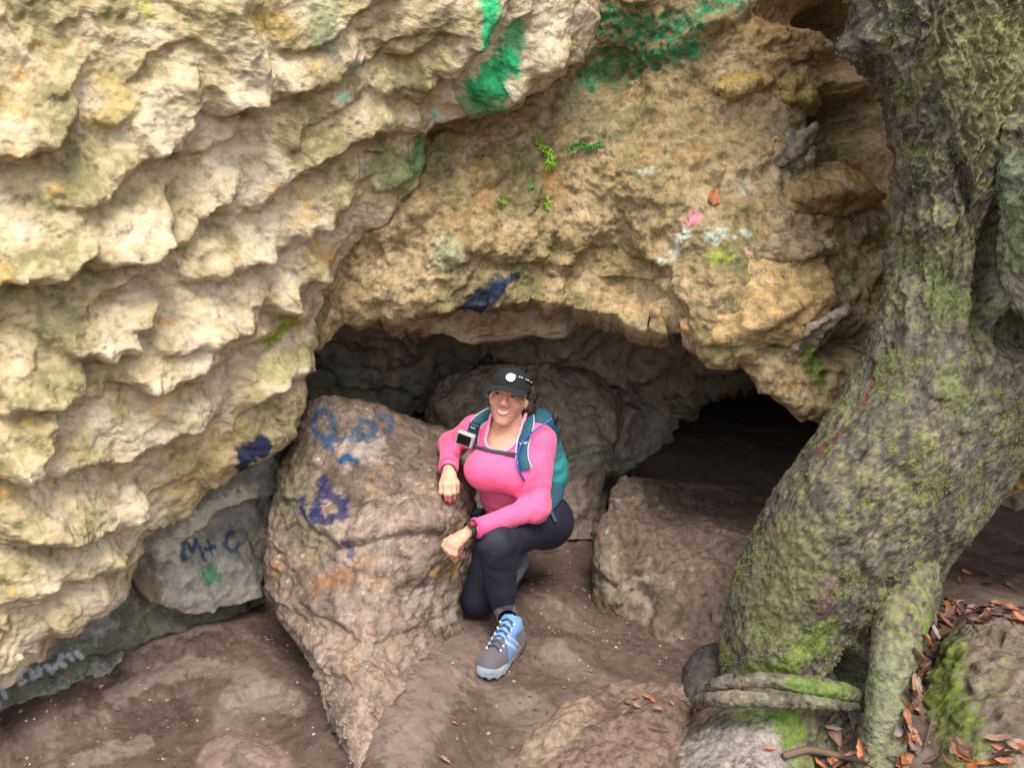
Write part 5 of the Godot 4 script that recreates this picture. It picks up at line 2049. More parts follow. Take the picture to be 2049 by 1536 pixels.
func torso(s: Vol, tf: Basis, hip: Vector3, waist: Vector3, chest: Vector3, neck: Vector3, sh_l: Vector3, sh_r: Vector3, bl: Vector3, br: Vector3, less: float) -> void:
	var m := Vector3.ONE * less
	s.ell(waist, Vector3(0.128, 0.13, 0.10) - m, tf)
	s.ell(hip.lerp(waist, 0.35), Vector3(0.142, 0.085, 0.108) - m, tf)
	s.ell(chest, Vector3(0.142, 0.15, 0.10) - m, tf)
	s.cap(sh_r.lerp(sh_l, 0.06), sh_l.lerp(sh_r, 0.06), 0.056 - less, 0.056 - less)
	s.cap(neck, sh_l.lerp(neck, 0.2), 0.048 - less, 0.05 - less)
	s.cap(neck, sh_r.lerp(neck, 0.2), 0.048 - less, 0.05 - less)
	s.ell(bl, Vector3(0.084, 0.082, 0.082) - m, tf)
	s.ell(bl.lerp(br, 0.5) + Vector3(0, 0.006, 0.0), Vector3(0.075, 0.072, 0.076) - m, tf)
	s.ell(br, Vector3(0.084, 0.082, 0.082) - m, tf)


func hand(wrist: Vector3, fingers: Array, thumb: Array) -> Array:
	var lo := wrist
	var hi := wrist
	for f in fingers:
		for e in [0, 3, 6]:
			var p := at(f[e], f[e + 1], f[e + 2])
			lo = lo.min(p)
			hi = hi.max(p)
	var v := Vol.new(lo - Vector3.ONE * 0.045, hi + Vector3.ONE * 0.045, 0.0030, 330.0)
	var last := Vector3.ZERO
	for k in fingers.size():
		var f: Array = fingers[k]
		var a := at(f[0], f[1], f[2])
		var b := at(f[3], f[4], f[5])
		var c := at(f[6], f[7], f[8])
		v.cap(wrist.lerp(a, 0.1), a, 0.0155, 0.0092)
		v.cap(a, b, 0.0084, 0.0074)
		v.cap(b, c, 0.0074, 0.0060)
		if k > 0:
			v.cap(wrist.lerp(last, 0.5), wrist.lerp(a, 0.55), 0.0125, 0.0125)
			v.cap(wrist.lerp(last, 0.8), wrist.lerp(a, 0.8), 0.0110, 0.0110)
		last = a
	v.cap(wrist, at(thumb[0][0], thumb[0][1], thumb[0][2]), 0.018, 0.012)
	for k in range(1, thumb.size()):
		v.cap(at(thumb[k - 1][0], thumb[k - 1][1], thumb[k - 1][2]), at(thumb[k][0], thumb[k][1], thumb[k][2]), 0.0115, 0.0085)
	v.ell(wrist, Vector3(0.024, 0.024, 0.022))
	return v.net()


func dress(who: Node3D, base: Vector3, hc: Vector3, hb: Basis, tf: Basis, fabric: Material) -> void:
	# hair: drawn back under the cap, curls behind the ear
	var hv := Vol.new(Vector3(-0.12, -0.12, -0.15), Vector3(0.13, 0.10, 0.09), 0.005, 130.0)
	hv.ell(Vector3(0, 0.025, -0.03), Vector3(0.080, 0.072, 0.082))
	var hr := RandomNumberGenerator.new()
	hr.seed = 5
	for k in 26:
		var c := Vector3(0.072 + hr.randf_range(-0.02, 0.026), 0.0 + hr.randf_range(-0.07, 0.05), -0.065 + hr.randf_range(-0.03, 0.03))
		hv.ell(c, Vector3.ONE * hr.randf_range(0.008, 0.014))
	for k in 4:
		hv.ell(Vector3(-0.066 + hr.randf_range(-0.01, 0.008), 0.0 + hr.randf_range(-0.05, 0.04), -0.03 + hr.randf_range(-0.03, 0.02)), Vector3.ONE * 0.011)
	var n := hv.net()
	var V: PackedVector3Array = n[0]
	var N: PackedVector3Array = n[1]
	for k in V.size():
		V[k] = hc + hb * (V[k] + N[k] * 0.005 * n_ridge.get_noise_3dv(V[k] * 40.0)) - base
		N[k] = hb * N[k]
	n[0] = V
	n[1] = N
	renormal(n)
	put("hair", built([n], plain("dark_hair", Color(0.022, 0.012, 0.008), 0.55)), who)
	# cap: crown and curved brim
	var capm := plain("cap_cloth", Color(0.006, 0.0065, 0.010), 0.9)
	V = PackedVector3Array()
	N = PackedVector3Array()
	var I := PackedInt32Array()
	var rr := Vector3(0.0835, 0.083, 0.102)
	for j in 17:
		for i in 40:
			var th := PI * 0.5 * j / 16.0 * 1.02
			var ph := TAU * i / 40.0
			var nn := Vector3(sin(th) * sin(ph), cos(th), sin(th) * cos(ph))
			var seam := 1.0 - 0.012 * pow(absf(cos(ph * 3.0)), 24.0)
			V.append(hc + hb * (Vector3(0, 0.036, -0.012) + nn * rr * seam) - base)
			N.append(hb * (nn / rr).normalized())
	for j in 16:
		for i in 40:
			var a := j * 40 + i
			var b := j * 40 + (i + 1) % 40
			I.append_array([a, b, a + 40, b, b + 40, a + 40])
	var hat := put("cap", built([[V, N, I]], capm), who)
	hat.set_meta("label", "black peaked cap with a small white flower pin")
	V = PackedVector3Array()
	N = PackedVector3Array()
	I = PackedInt32Array()
	for side in 2:
		for j in 9:
			for i in 25:
				var u := i / 24.0 * 2.0 - 1.0
				var t := j / 8.0
				var a := u * 1.12
				var root := Vector3(sin(a) * 0.0838, 0.034, cos(a) * 0.1025 - 0.012)
				var out := Vector3(u * 0.076, 0.020 - 0.016 * u * u, 0.088 + 0.068 * sqrt(maxf(0.0, 1.0 - 0.82 * u * u)))
				var q := root.lerp(out, t)
				q.y += 0.006 * sin(t * PI) - 0.010 * u * u * t - (0.003 if side == 1 else 0.0)
				V.append(hc + hb * q - base)
				N.append(hb * Vector3(u * 0.5, 1.0 if side == 0 else -1.0, 0.15).normalized())
	for side in 2:
		for j in 8:
			for i in 24:
				var a := side * 225 + j * 25 + i
				I.append_array([a, a + 1, a + 25, a + 1, a + 26, a + 25] if side == 0 else [a, a + 25, a + 1, a + 1, a + 25, a + 26])
	for i in 24:
		var a := 8 * 25 + i
		I.append_array([a, a + 1, a + 225, a + 1, a + 226, a + 225])
	put("brim", built([[V, N, I]], plain("brim_cloth", Color(0.007, 0.008, 0.015), 0.9)), hat)
	# white flower pin: petals round a pale yellow-green middle
	var whitem := plain("white_enamel", Color(0.78, 0.79, 0.82), 0.3)
	var pc := Vector3(0.006, 0.072, 0.086)
	var pn := Vector3(0.05, 0.42, 0.9).normalized()
	var px := Vector3.UP.cross(pn).normalized()
	var pyv := pn.cross(px)
	var pin := put("flower_pin", ball(hc + hb * (pc + pn * 0.004) - base, Vector3(0.0075, 0.0075, 0.0075), plain("pin_middle", Color(0.62, 0.70, 0.42), 0.3)), hat)
	for k in 12:
		var a := TAU * k / 12.0
		var dirv := px * cos(a) + pyv * sin(a)
		put("petal", ball(hc + hb * (pc + dirv * 0.0125 + pn * 0.002) - base, Vector3(0.0042, 0.0072, 0.0025), whitem, hb * Basis(dirv.cross(pn), dirv, pn)), pin)
	# band over the cap with white marks
	var bp := []
	for k in 12:
		var t := k / 11.0
		var a := lerpf(0.05, 1.55, t)
		var nn := Vector3(sin(a) * sin(1.05), cos(1.05) * (1.0 - 0.5 * t) + 0.1, cos(a) * sin(1.05))
		bp.append([hc + hb * (Vector3(0, 0.036, -0.012) + nn.normalized() * rr * 1.02) - base, 0.0085])
	var band := put("band", built([tube(bp, 8, true, 0.35, hb * Vector3(0.6, 0.3, 0.7))], plain("band_cloth", Color(0.008, 0.008, 0.014), 0.5)), hat)
	for k in [1, 3, 4, 6, 7, 9]:
		var c: Vector3 = bp[k][0]
		var c2: Vector3 = bp[k + 1][0]
		var outv := (c + base - hc).normalized() * 0.0045
		put("mark", built([tube([[c.lerp(c2, 0.15) + outv, 0.0022], [c.lerp(c2, 0.75) + outv, 0.0022]], 6)], whitem), band)
	# watch and bracelet
	var wl := at(941, 1060, 2.808) - base
	var wd := at(1073, 1016, 2.98) - at(944, 1059, 2.81)
	var black := plain("black_rubber", Color(0.012, 0.012, 0.014), 0.5)
	var watch := put("watch", built([ring(wl, wd, 0.030, 0.003, 0.011)], black), who)
	var fx := wd.normalized()
	var up := Vector3(-0.2, 0.72, 0.65)
	up = (up - fx * up.dot(fx)).normalized()
	var fb := Basis(fx, up, fx.cross(up))
	put("case", slab(wl + up * 0.031, fb, Vector3(0.017, 0.005, 0.015), 0.004, black), watch)
	put("screen", slab(wl + up * 0.0365, fb, Vector3(0.007, 0.001, 0.007), 0.001, plain("red_screen", Color(0.75, 0.03, 0.03), 0.3)), watch)
	put("bracelet", built([ring(at(897, 941, 3.005) - base, at(903, 890, 3.3) - at(897, 936, 3.02), 0.0285, 0.003, 0.003)], plain("dark_beads", Color(0.06, 0.03, 0.025), 0.5)), who)


# a box with rounded edges
func slab(c: Vector3, B: Basis, half: Vector3, r: float, mat: Material) -> ArrayMesh:
	var V := PackedVector3Array()
	var N := PackedVector3Array()
	var I := PackedInt32Array()
	var m := 13
	for f in 6:
		var ax := int(f / 2.0)
		var sg := 1.0 if f % 2 == 0 else -1.0
		var o := V.size()
		for j in m:
			for i in m:
				var p := Vector3.ZERO
				p[ax] = sg
				p[(ax + 1) % 3] = sin((i / (m - 1.0) - 0.5) * PI)
				p[(ax + 2) % 3] = sin((j / (m - 1.0) - 0.5) * PI)
				var q := p * half
				var core := q.clamp(-(half - Vector3.ONE * r), half - Vector3.ONE * r)
				var n := (q - core)
				n = n.normalized() if n.length() > 1e-7 else Vector3.ZERO
				V.append(c + B * (core + n * r))
				N.append((B * n).normalized())
		for j in m - 1:
			for i in m - 1:
				var a := o + j * m + i
				I.append_array([a, a + m, a + 1, a + 1, a + m, a + m + 1] if sg > 0.0 else [a, a + 1, a + m, a + 1, a + m + 1, a + m])
	return built([[V, N, I]], mat)


func shoes(who: Node3D, base: Vector3, fabric: Material, an_l: Vector3, an_r: Vector3) -> void:
	var blue := Color(0.10, 0.21, 0.50)
	var grey := Color(0.105, 0.098, 0.115)
	var pale := Color(0.26, 0.36, 0.50)
	var lacem := plain("lace", Color(0.03, 0.04, 0.08), 0.7)
	var eyelet := plain("eyelet", Color(0.46, 0.58, 0.74), 0.6)
	for foot in 2:
		var heel := on_ground(1036, 1290, 0.012) if foot == 0 else on_ground(1034, 1146, 0.10)
		var toe := on_ground(972, 1354, 0.012) if foot == 0 else on_ground(1010, 1188, 0.02)
		var ankle := an_l if foot == 0 else an_r
		var f := toe - heel
		var len := 0.262
		f = f.normalized()
		var mid := (heel + toe) * 0.5
		heel = mid - f * len * 0.5
		var up := (Vector3.UP - f * f.y).normalized()
		var side := f.cross(up).normalized()
		var B := Basis(side, up, -f)
		var place := func(p: Vector3) -> Vector3: return heel + side * p.x + up * p.y + f * p.z - base
		# upper
		var v := Vol.new(Vector3(-0.075, -0.01, -0.04), Vector3(0.075, 0.17, 0.31), 0.0042, 120.0)
		v.cap(Vector3(0, 0.050, 0.045), Vector3(0, 0.055, 0.13), 0.038, 0.042)
		v.cap(Vector3(0, 0.050, 0.13), Vector3(0.004, 0.040, 0.215), 0.044, 0.036)
		v.cap(Vector3(-0.008, 0.036, 0.17), Vector3(-0.006, 0.034, 0.228), 0.038, 0.034)
		v.cap(Vector3(0.012, 0.036, 0.17), Vector3(0.010, 0.034, 0.225), 0.036, 0.030)
		v.cap(Vector3(0, 0.06, 0.048), Vector3(0, 0.118, 0.060), 0.040, 0.038)
		v.cap(Vector3(0, 0.105, 0.075), Vector3(0, 0.070, 0.150), 0.034, 0.034)
		v.cut(Vector3(0, 0.150, 0.055), Vector3(0.030, 0.035, 0.036))
		v.cut(Vector3(0, -0.018, 0.12), Vector3(0.3, 0.030, 0.4))
		var n := v.net()
		var V: PackedVector3Array = n[0]
		var N: PackedVector3Array = n[1]
		var C := PackedColorArray()
		for k in V.size():
			var p := V[k]
			var col := blue
			if p.z > 0.185 - p.y * 0.3:
				col = grey
			elif p.y < 0.045 and p.z > 0.05:
				col = blue.lerp(grey, 0.25)
			if p.z < 0.10 and p.y > 0.035 and p.y < 0.095 and absf(p.x) > 0.022:
				col = grey
			if absf(p.x) > 0.028 and absf(p.z - 0.115 - (p.y - 0.05) * 0.9) < 0.008:
				col = pale
			if absf(p.x) > 0.028 and absf(p.z - 0.085 - (p.y - 0.05) * 0.9) < 0.006:
				col = pale
			if p.y > 0.105:
				col = Color(0.14, 0.28, 0.58)
			C.append(col)
			V[k] = place.call(p + N[k] * 0.0012 * n_fine.get_noise_3dv(p * 90.0))
			N[k] = B * Vector3(N[k].x, N[k].y, -N[k].z)
		var I: PackedInt32Array = n[2]
		I.reverse()
		var shoe := put("shoe", built([[V, N, I, C]], fabric), who)
		shoe.set_meta("label", "blue hiking shoe with grey toe" if foot == 0 else "blue hiking shoe behind the knee")
		# sole
		var line := [[-0.030, 0.005], [-0.040, 0.05], [-0.034, 0.11], [-0.046, 0.18], [-0.046, 0.225], [-0.032, 0.262], [-0.004, 0.277], [0.022, 0.268], [0.040, 0.235], [0.046, 0.19], [0.038, 0.12], [0.040, 0.05], [0.030, 0.005], [0.0, -0.010]]
		V = PackedVector3Array()
		N = PackedVector3Array()
		I = PackedInt32Array()
		var m := 56
		var c := Vector2(0, 0.13)
		for lay in [[0.96, -0.006], [1.03, 0.004], [1.05, 0.016], [1.01, 0.030], [0.80, 0.034]]:
			for k in m:
				var q := cr(line + [line[0]], k / float(m))
				var o: Vector2 = (q - c) * float(lay[0]) + c
				var rise: float = 0.016 * pow(clampf((o.y - 0.19) / 0.085, 0.0, 1.0), 2.0)
				var tread: float = 0.004 * signf(sin(k * 1.7)) if lay[1] < 0.0 else 0.0
				V.append(place.call(Vector3(o.x, lay[1] + rise + tread, o.y)))
				var out := (q - c).normalized()
				N.append((side * out.x + f * out.y + up * (0.2 if lay[1] > 0.02 else -0.1)).normalized())
		for j in 4:
			for k in m:
				var a := j * m + k
				var b := j * m + (k + 1) % m
				I.append_array([a, b, a + m, b, b + m, a + m])
		for k in m - 2:
			I.append_array([0, k + 2, k + 1])
		C = PackedColorArray()
		for k in V.size():
			C.append(Color(0.085, 0.07, 0.06) if k < m else Color(0.30, 0.36, 0.44).lerp(Color(0.18, 0.14, 0.12), clampf(n_tint.get_noise_3dv(V[k] * 30.0) + 0.1, 0.0, 0.7)))
		put("sole", built([[V, N, I, C]], fabric), shoe)
		if foot == 1:
			continue
		# laces over the tongue
		for k in 6:
			var t := k / 5.0
			var z := lerpf(0.090, 0.190, t)
			var y := lerpf(0.147, 0.094, t) - 0.006 * sin(t * PI)
			var a := Vector3(-0.026, y - 0.016, z)
			var b := Vector3(0.026, y - 0.016, z + 0.008)
			var pts := [[place.call(a), 0.0026], [place.call(Vector3(-0.012, y - 0.002, z + 0.002)), 0.0028], [place.call(Vector3(0.012, y - 0.002, z + 0.006)), 0.0028], [place.call(b), 0.0026]]
			put("lace", built([tube(smooth_path(pts, 10), 6)], lacem), shoe)
			pts = [[place.call(Vector3(-0.026, y - 0.016, z + 0.010)), 0.0024], [place.call(Vector3(0, y + 0.0015, z)), 0.0028], [place.call(Vector3(0.026, y - 0.016, z - 0.006)), 0.0024]]
			put("lace", built([tube(smooth_path(pts, 10), 6)], lacem), shoe)
			for e in [a, b]:
				put("eyelet", ball(place.call(e + Vector3(0, 0.001, 0)), Vector3(0.005, 0.005, 0.006), eyelet), shoe)
		# sock
		var sv := Vol.new(an_l - Vector3(0.08, 0.09, 0.08), an_l + Vector3(0.08, 0.09, 0.08), 0.005, 140.0)
		var kn := at(990, 1086, 2.88)
		var low: Vector3 = place.call(Vector3(0, 0.10, 0.062)) + base
		sv.cap(an_l.lerp(kn, 0.14), low, 0.0425, 0.036)
		var sn := sv.net()
		var top_y := an_l.y
		var sock := colored(shifted(sn, -base), func(p: Vector3, _n: Vector3) -> Color: return Color(0.022, 0.026, 0.07) if p.y + base.y < top_y - 0.012 else (Color(0.085, 0.07, 0.085) if sin((p.y + base.y) * 260.0) > -0.4 else Color(0.03, 0.03, 0.055)))
		put("sock", built([sock], fabric), who)


func pack(tf: Basis, hip: Vector3, chest: Vector3, sh_l: Vector3, sh_r: Vector3) -> void:
	var c := at(1068, 906, 3.27)
	var t := thing("backpack", "teal hiking backpack on the woman's shoulders", "backpack", c)
	var cloth := StandardMaterial3D.new()
	cloth.resource_name = "pack_cloth"
	cloth.vertex_color_use_as_albedo = true
	cloth.roughness = 0.6
	cloth.metallic_specular = 0.3
	var deep := Color(0.018, 0.075, 0.115)
	var teal := Color(0.030, 0.20, 0.24)
	var v := Vol.new(c - Vector3(0.24, 0.30, 0.24), c + Vector3(0.24, 0.30, 0.24), 0.0085, 60.0)
	for y in [-0.12, -0.04, 0.04, 0.11]:
		for x in [-0.055, 0.055]:
			v.ell(c + tf * Vector3(x, y, 0), Vector3(0.060, 0.075, 0.064), tf)
	v.ell(c + tf * Vector3(0, 0.165, 0.01), Vector3(0.10, 0.040, 0.066), tf)
	v.ell(c + tf * Vector3(0.02, -0.06, -0.05), Vector3(0.085, 0.11, 0.05), tf)
	v.ell(c + tf * Vector3(0.092, -0.085, 0.0), Vector3(0.030, 0.085, 0.055), tf)
	var inv := tf.transposed()
	var n := v.net()
	var V: PackedVector3Array = n[0]
	for k in V.size():
		V[k] += n[1][k] * 0.005 * n_ridge.get_noise_3dv(V[k] * 9.0)
	n[0] = V
	renormal(n)
	var body := colored(shifted(n, -c), func(p: Vector3, _n: Vector3) -> Color:
		var q := inv * p
		var b := n_big.get_noise_3dv(p * 6.0) * 0.03
		if q.x > 0.075 + b and q.y < 0.06:
			return Color(0.045, 0.30, 0.34) if q.y < 0.0 + b else Color(0.05, 0.17, 0.22)
		return teal if q.y < -0.02 + b else deep)
	put("pack_body", built([body], cloth), t)
	var strapc := Color(0.020, 0.085, 0.125)
	var edge := Color(0.40, 0.44, 0.55)
	# shoulder straps
	for path in [[[1010, 822, 0.0], [985, 826, 0.004], [965, 836, 0.008], [953, 848, 0.010], [947, 866, 0.010], [945, 890, 0.010]], [[1046, 822, 0.0], [1056, 832, 0.006], [1056, 850, 0.010], [1050, 872, 0.010], [1045, 895, 0.010], [1045, 918, 0.009], [1052, 940, 0.006]]]:
		var pts := []
		for p in path:
			pts.append([on_shirt(p[0], p[1], p[2]) - c, 0.023])
		pts = smooth_path(pts, 28)
		var up := (EYE - (pts[10][0] as Vector3) - c).normalized()
		var strap := put("shoulder_strap", built([tube(pts, 12, true, 0.32, up)], cloth, strapc), t)
		for e in [-1.0, 1.0]:
			var ep := []
			for k in pts.size():
				var q: Vector3 = pts[k][0]
				var tan_: Vector3 = ((pts[mini(k + 1, pts.size() - 1)][0] as Vector3) - (pts[maxi(k - 1, 0)][0] as Vector3)).normalized()
				ep.append([q + tan_.cross(up).normalized() * 0.0225 * e + up * 0.001, 0.0034])
			put("piping", built([tube(ep, 6)], cloth, edge), strap)
	# light grey loop on the strap, chest strap and its buckle
	var lp := []
	for p in [[1040, 888], [1055, 885]]:
		lp.append([on_shirt(p[0], p[1], 0.020) - c, 0.006])
	put("strap_loop", built([tube(lp, 8, true, 0.5)], cloth, Color(0.48, 0.52, 0.56)), t)
	var cs := []
	for p in [[946, 894], [965, 897], [985, 902], [1005, 905], [1025, 909], [1040, 912]]:
		cs.append([on_shirt(p[0], p[1], 0.006) - c, 0.0075])
	put("chest_strap", built([tube(smooth_path(cs, 24), 8, true, 0.4, Vector3(0.1, 0.25, 0.95))], cloth, Color(0.045, 0.065, 0.10)), t)
	var bk := on_shirt(1022, 908, 0.012) - c
	put("buckle", slab(bk, tf, Vector3(0.019, 0.009, 0.004), 0.003, plain("grey_plastic", Color(0.05, 0.06, 0.085), 0.4)), t)
	# drinking hose
	var hp := []
	for p in [[1104, 838, 0.035], [1085, 851, 0.03], [1064, 866, 0.028], [1047, 884, 0.026], [1037, 906, 0.022], [1036, 928, 0.018], [1042, 948, 0.012], [1050, 962, 0.006]]:
		hp.append([on_shirt(p[0], p[1], p[2]) - c, 0.0045])
	put("drinking_hose", built([tube(smooth_path(hp, 40), 8)], plain("blue_hose", Color(0.015, 0.045, 0.30), 0.3)), t)
	# hip belt
	for b in [[[[1118, 958, 3.27], [1114, 985, 3.20], [1100, 1005, 3.14], [1082, 1020, 3.11], [1060, 1026, 3.10]], 0.034], [[[962, 1020, 3.12], [950, 1030, 3.16], [942, 1045, 3.26]], 0.016]]:
		var pts := []
		for p in b[0]:
			pts.append([at(p[0], p[1], p[2]) - c, b[1]])
		put("hip_belt", built([tube(smooth_path(pts, 18), 10, true, 0.4, Vector3(0.3, 0.2, 0.9))], cloth, Color(0.028, 0.085, 0.13)), t)
	var tail := []
	for p in [[1098, 1012, 3.09], [1106, 1030, 3.09], [1112, 1042, 3.09]]:
		tail.append([at(p[0], p[1], p[2]) - c, 0.008])
	put("strap_tail", built([tube(smooth_path(tail, 8), 8, true, 0.3, Vector3(0.2, 0.2, 0.9))], cloth, Color(0.03, 0.08, 0.12)), t)
	# top compartment lid, side pocket and black toggle
	put("toggle", ball(at(1111, 838, 3.16) - c, Vector3(0.014, 0.026, 0.014), plain("black_toggle", Color(0.01, 0.01, 0.012), 0.5)), t)
	# action camera on its mount, clipped to the strap
	var mc := on_shirt(947, 862, 0.028)
	var cam := thing("action_camera", "small silver framed action camera clipped to the backpack strap", "camera", mc)
	var mb := frame(Vector3(0.25, 0.95, 0.15), Vector3(0.95, -0.25, 0.25))
	var black := plain("mount_plastic", Color(0.013, 0.013, 0.016), 0.4)
	var mount := put("mount", slab(Vector3.ZERO, mb, Vector3(0.022, 0.034, 0.012), 0.006, black), cam)
	put("blue_tab", slab(mb * Vector3(-0.002, 0.018, 0.013), mb, Vector3(0.011, 0.0032, 0.002), 0.001, plain("cyan_print", Color(0.03, 0.42, 0.62), 0.5)), mount)
	var cc := on_shirt(931, 878, 0.05) - mc
	put("arm", built([tube([[mb * Vector3(-0.005, -0.02, 0.01), 0.006], [cc + Vector3(0.01, 0.005, -0.005), 0.006]], 8)], black), cam)
	put("housing", slab(cc, mb, Vector3(0.037, 0.029, 0.013), 0.006, plain("silver_plastic", Color(0.34, 0.35, 0.38), 0.35)), cam)
	put("display", slab(cc + mb * Vector3(-0.002, 0, 0.0135), mb, Vector3(0.028, 0.021, 0.001), 0.0008, plain("dark_glass", Color(0.004, 0.004, 0.005), 0.08)), cam)


# ---------------------------------------------------------------- where the surfaces lie, so that small things rest on them
const ZC := 6.0
const ZW := 360
const ZH := 270
var zb: PackedFloat32Array


func record(p: Patch, by := Vector3.ZERO) -> void:
	if zb.size() == 0:
		zb.resize(ZW * ZH)
		zb.fill(99.0)
	var c := cos(deg_to_rad(PITCH))
	var s := sin(deg_to_rad(PITCH))
	for v in p.P:
		var q := v + by - EYE
		var d := -q.y * s - q.z * c
		if d < 0.4:
			continue
		var x := int((1024.5 + q.x / d * F) / ZC)
		var y := int((768.0 - (q.y * c - q.z * s) / d * F) / ZC)
		if x >= 0 and y >= 0 and x < ZW and y < ZH:
			var k := y * ZW + x
			if d < zb[k]:
				zb[k] = d


func depth_at(px: float, py: float) -> float:
	var x := int(px / ZC)
	var y := int(py / ZC)
	for r in 8:
		var best := 99.0
		for j in range(maxi(y - r, 0), mini(y + r, ZH - 1) + 1):
			for i in range(maxi(x - r, 0), mini(x + r, ZW - 1) + 1):
				best = minf(best, zb[j * ZW + i])
		if best < 90.0:
			return best
	return 3.0


func hit(px: float, py: float, lift := 0.004) -> Vector3:
	return at(px, py, depth_at(px, py) - lift)


func facing(px: float, py: float) -> Vector3:
	var a := hit(px - 16, py)
	var b := hit(px + 16, py)
	var c := hit(px, py - 16)
	var d := hit(px, py + 16)
	var n := (b - a).cross(c - d).normalized()
	if n.dot(EYE - a) < 0.0:
		n = -n
	return n


func leaf_mesh(seed_: int, long: float, wide: float, curl: float, col: Color) -> ArrayMesh:
	var r := RandomNumberGenerator.new()
	r.seed = seed_
	var V := PackedVector3Array()
	var C := PackedColorArray()
	var I := PackedInt32Array()
	var n := 9
	var twist := r.randf_range(-0.8, 0.8)
	var bend := r.randf_range(0.4, 1.0) * curl
	for k in n:
		var t := k / (n - 1.0)
		var w := wide * pow(sin(PI * pow(t, 0.8)), 0.75) + 0.0006
		var x := (t - 0.5) * long
		var y := bend * long * (0.3 * (t - 0.5) * (t - 0.5) * 4.0)
		for e in [-1.0, -0.5, 0.0, 0.5, 1.0]:
			var up: float = absf(e) * w * (0.55 * curl + 0.15) + e * twist * w * (t - 0.5) + r.randf_range(-1, 1) * 0.0015
			V.append(Vector3(x + r.randf_range(-1, 1) * 0.0015, y + up, e * w * (1.0 - 0.25 * curl * absf(e)) * (r.randf_range(0.62, 1.12) if absf(e) > 0.9 else 1.0)))
			var s := 0.55 + 0.6 * r.randf()
			var cc := col * s
			if e == 0.0:
				cc = col * 1.1
			cc.a = 1.0
			C.append(cc)
	for k in n - 1:
		for j in 4:
			var a := k * 5 + j
			I.append_array([a, a + 1, a + 5, a + 1, a + 6, a + 5])
	var st := SurfaceTool.new()
	st.begin(Mesh.PRIMITIVE_TRIANGLES)
	for k in V.size():
		st.set_color(C[k])
		st.add_vertex(V[k])
	for i in I:
		st.add_index(i)
	st.generate_normals()
	st.set_material(mats.leaf)
	return st.commit()


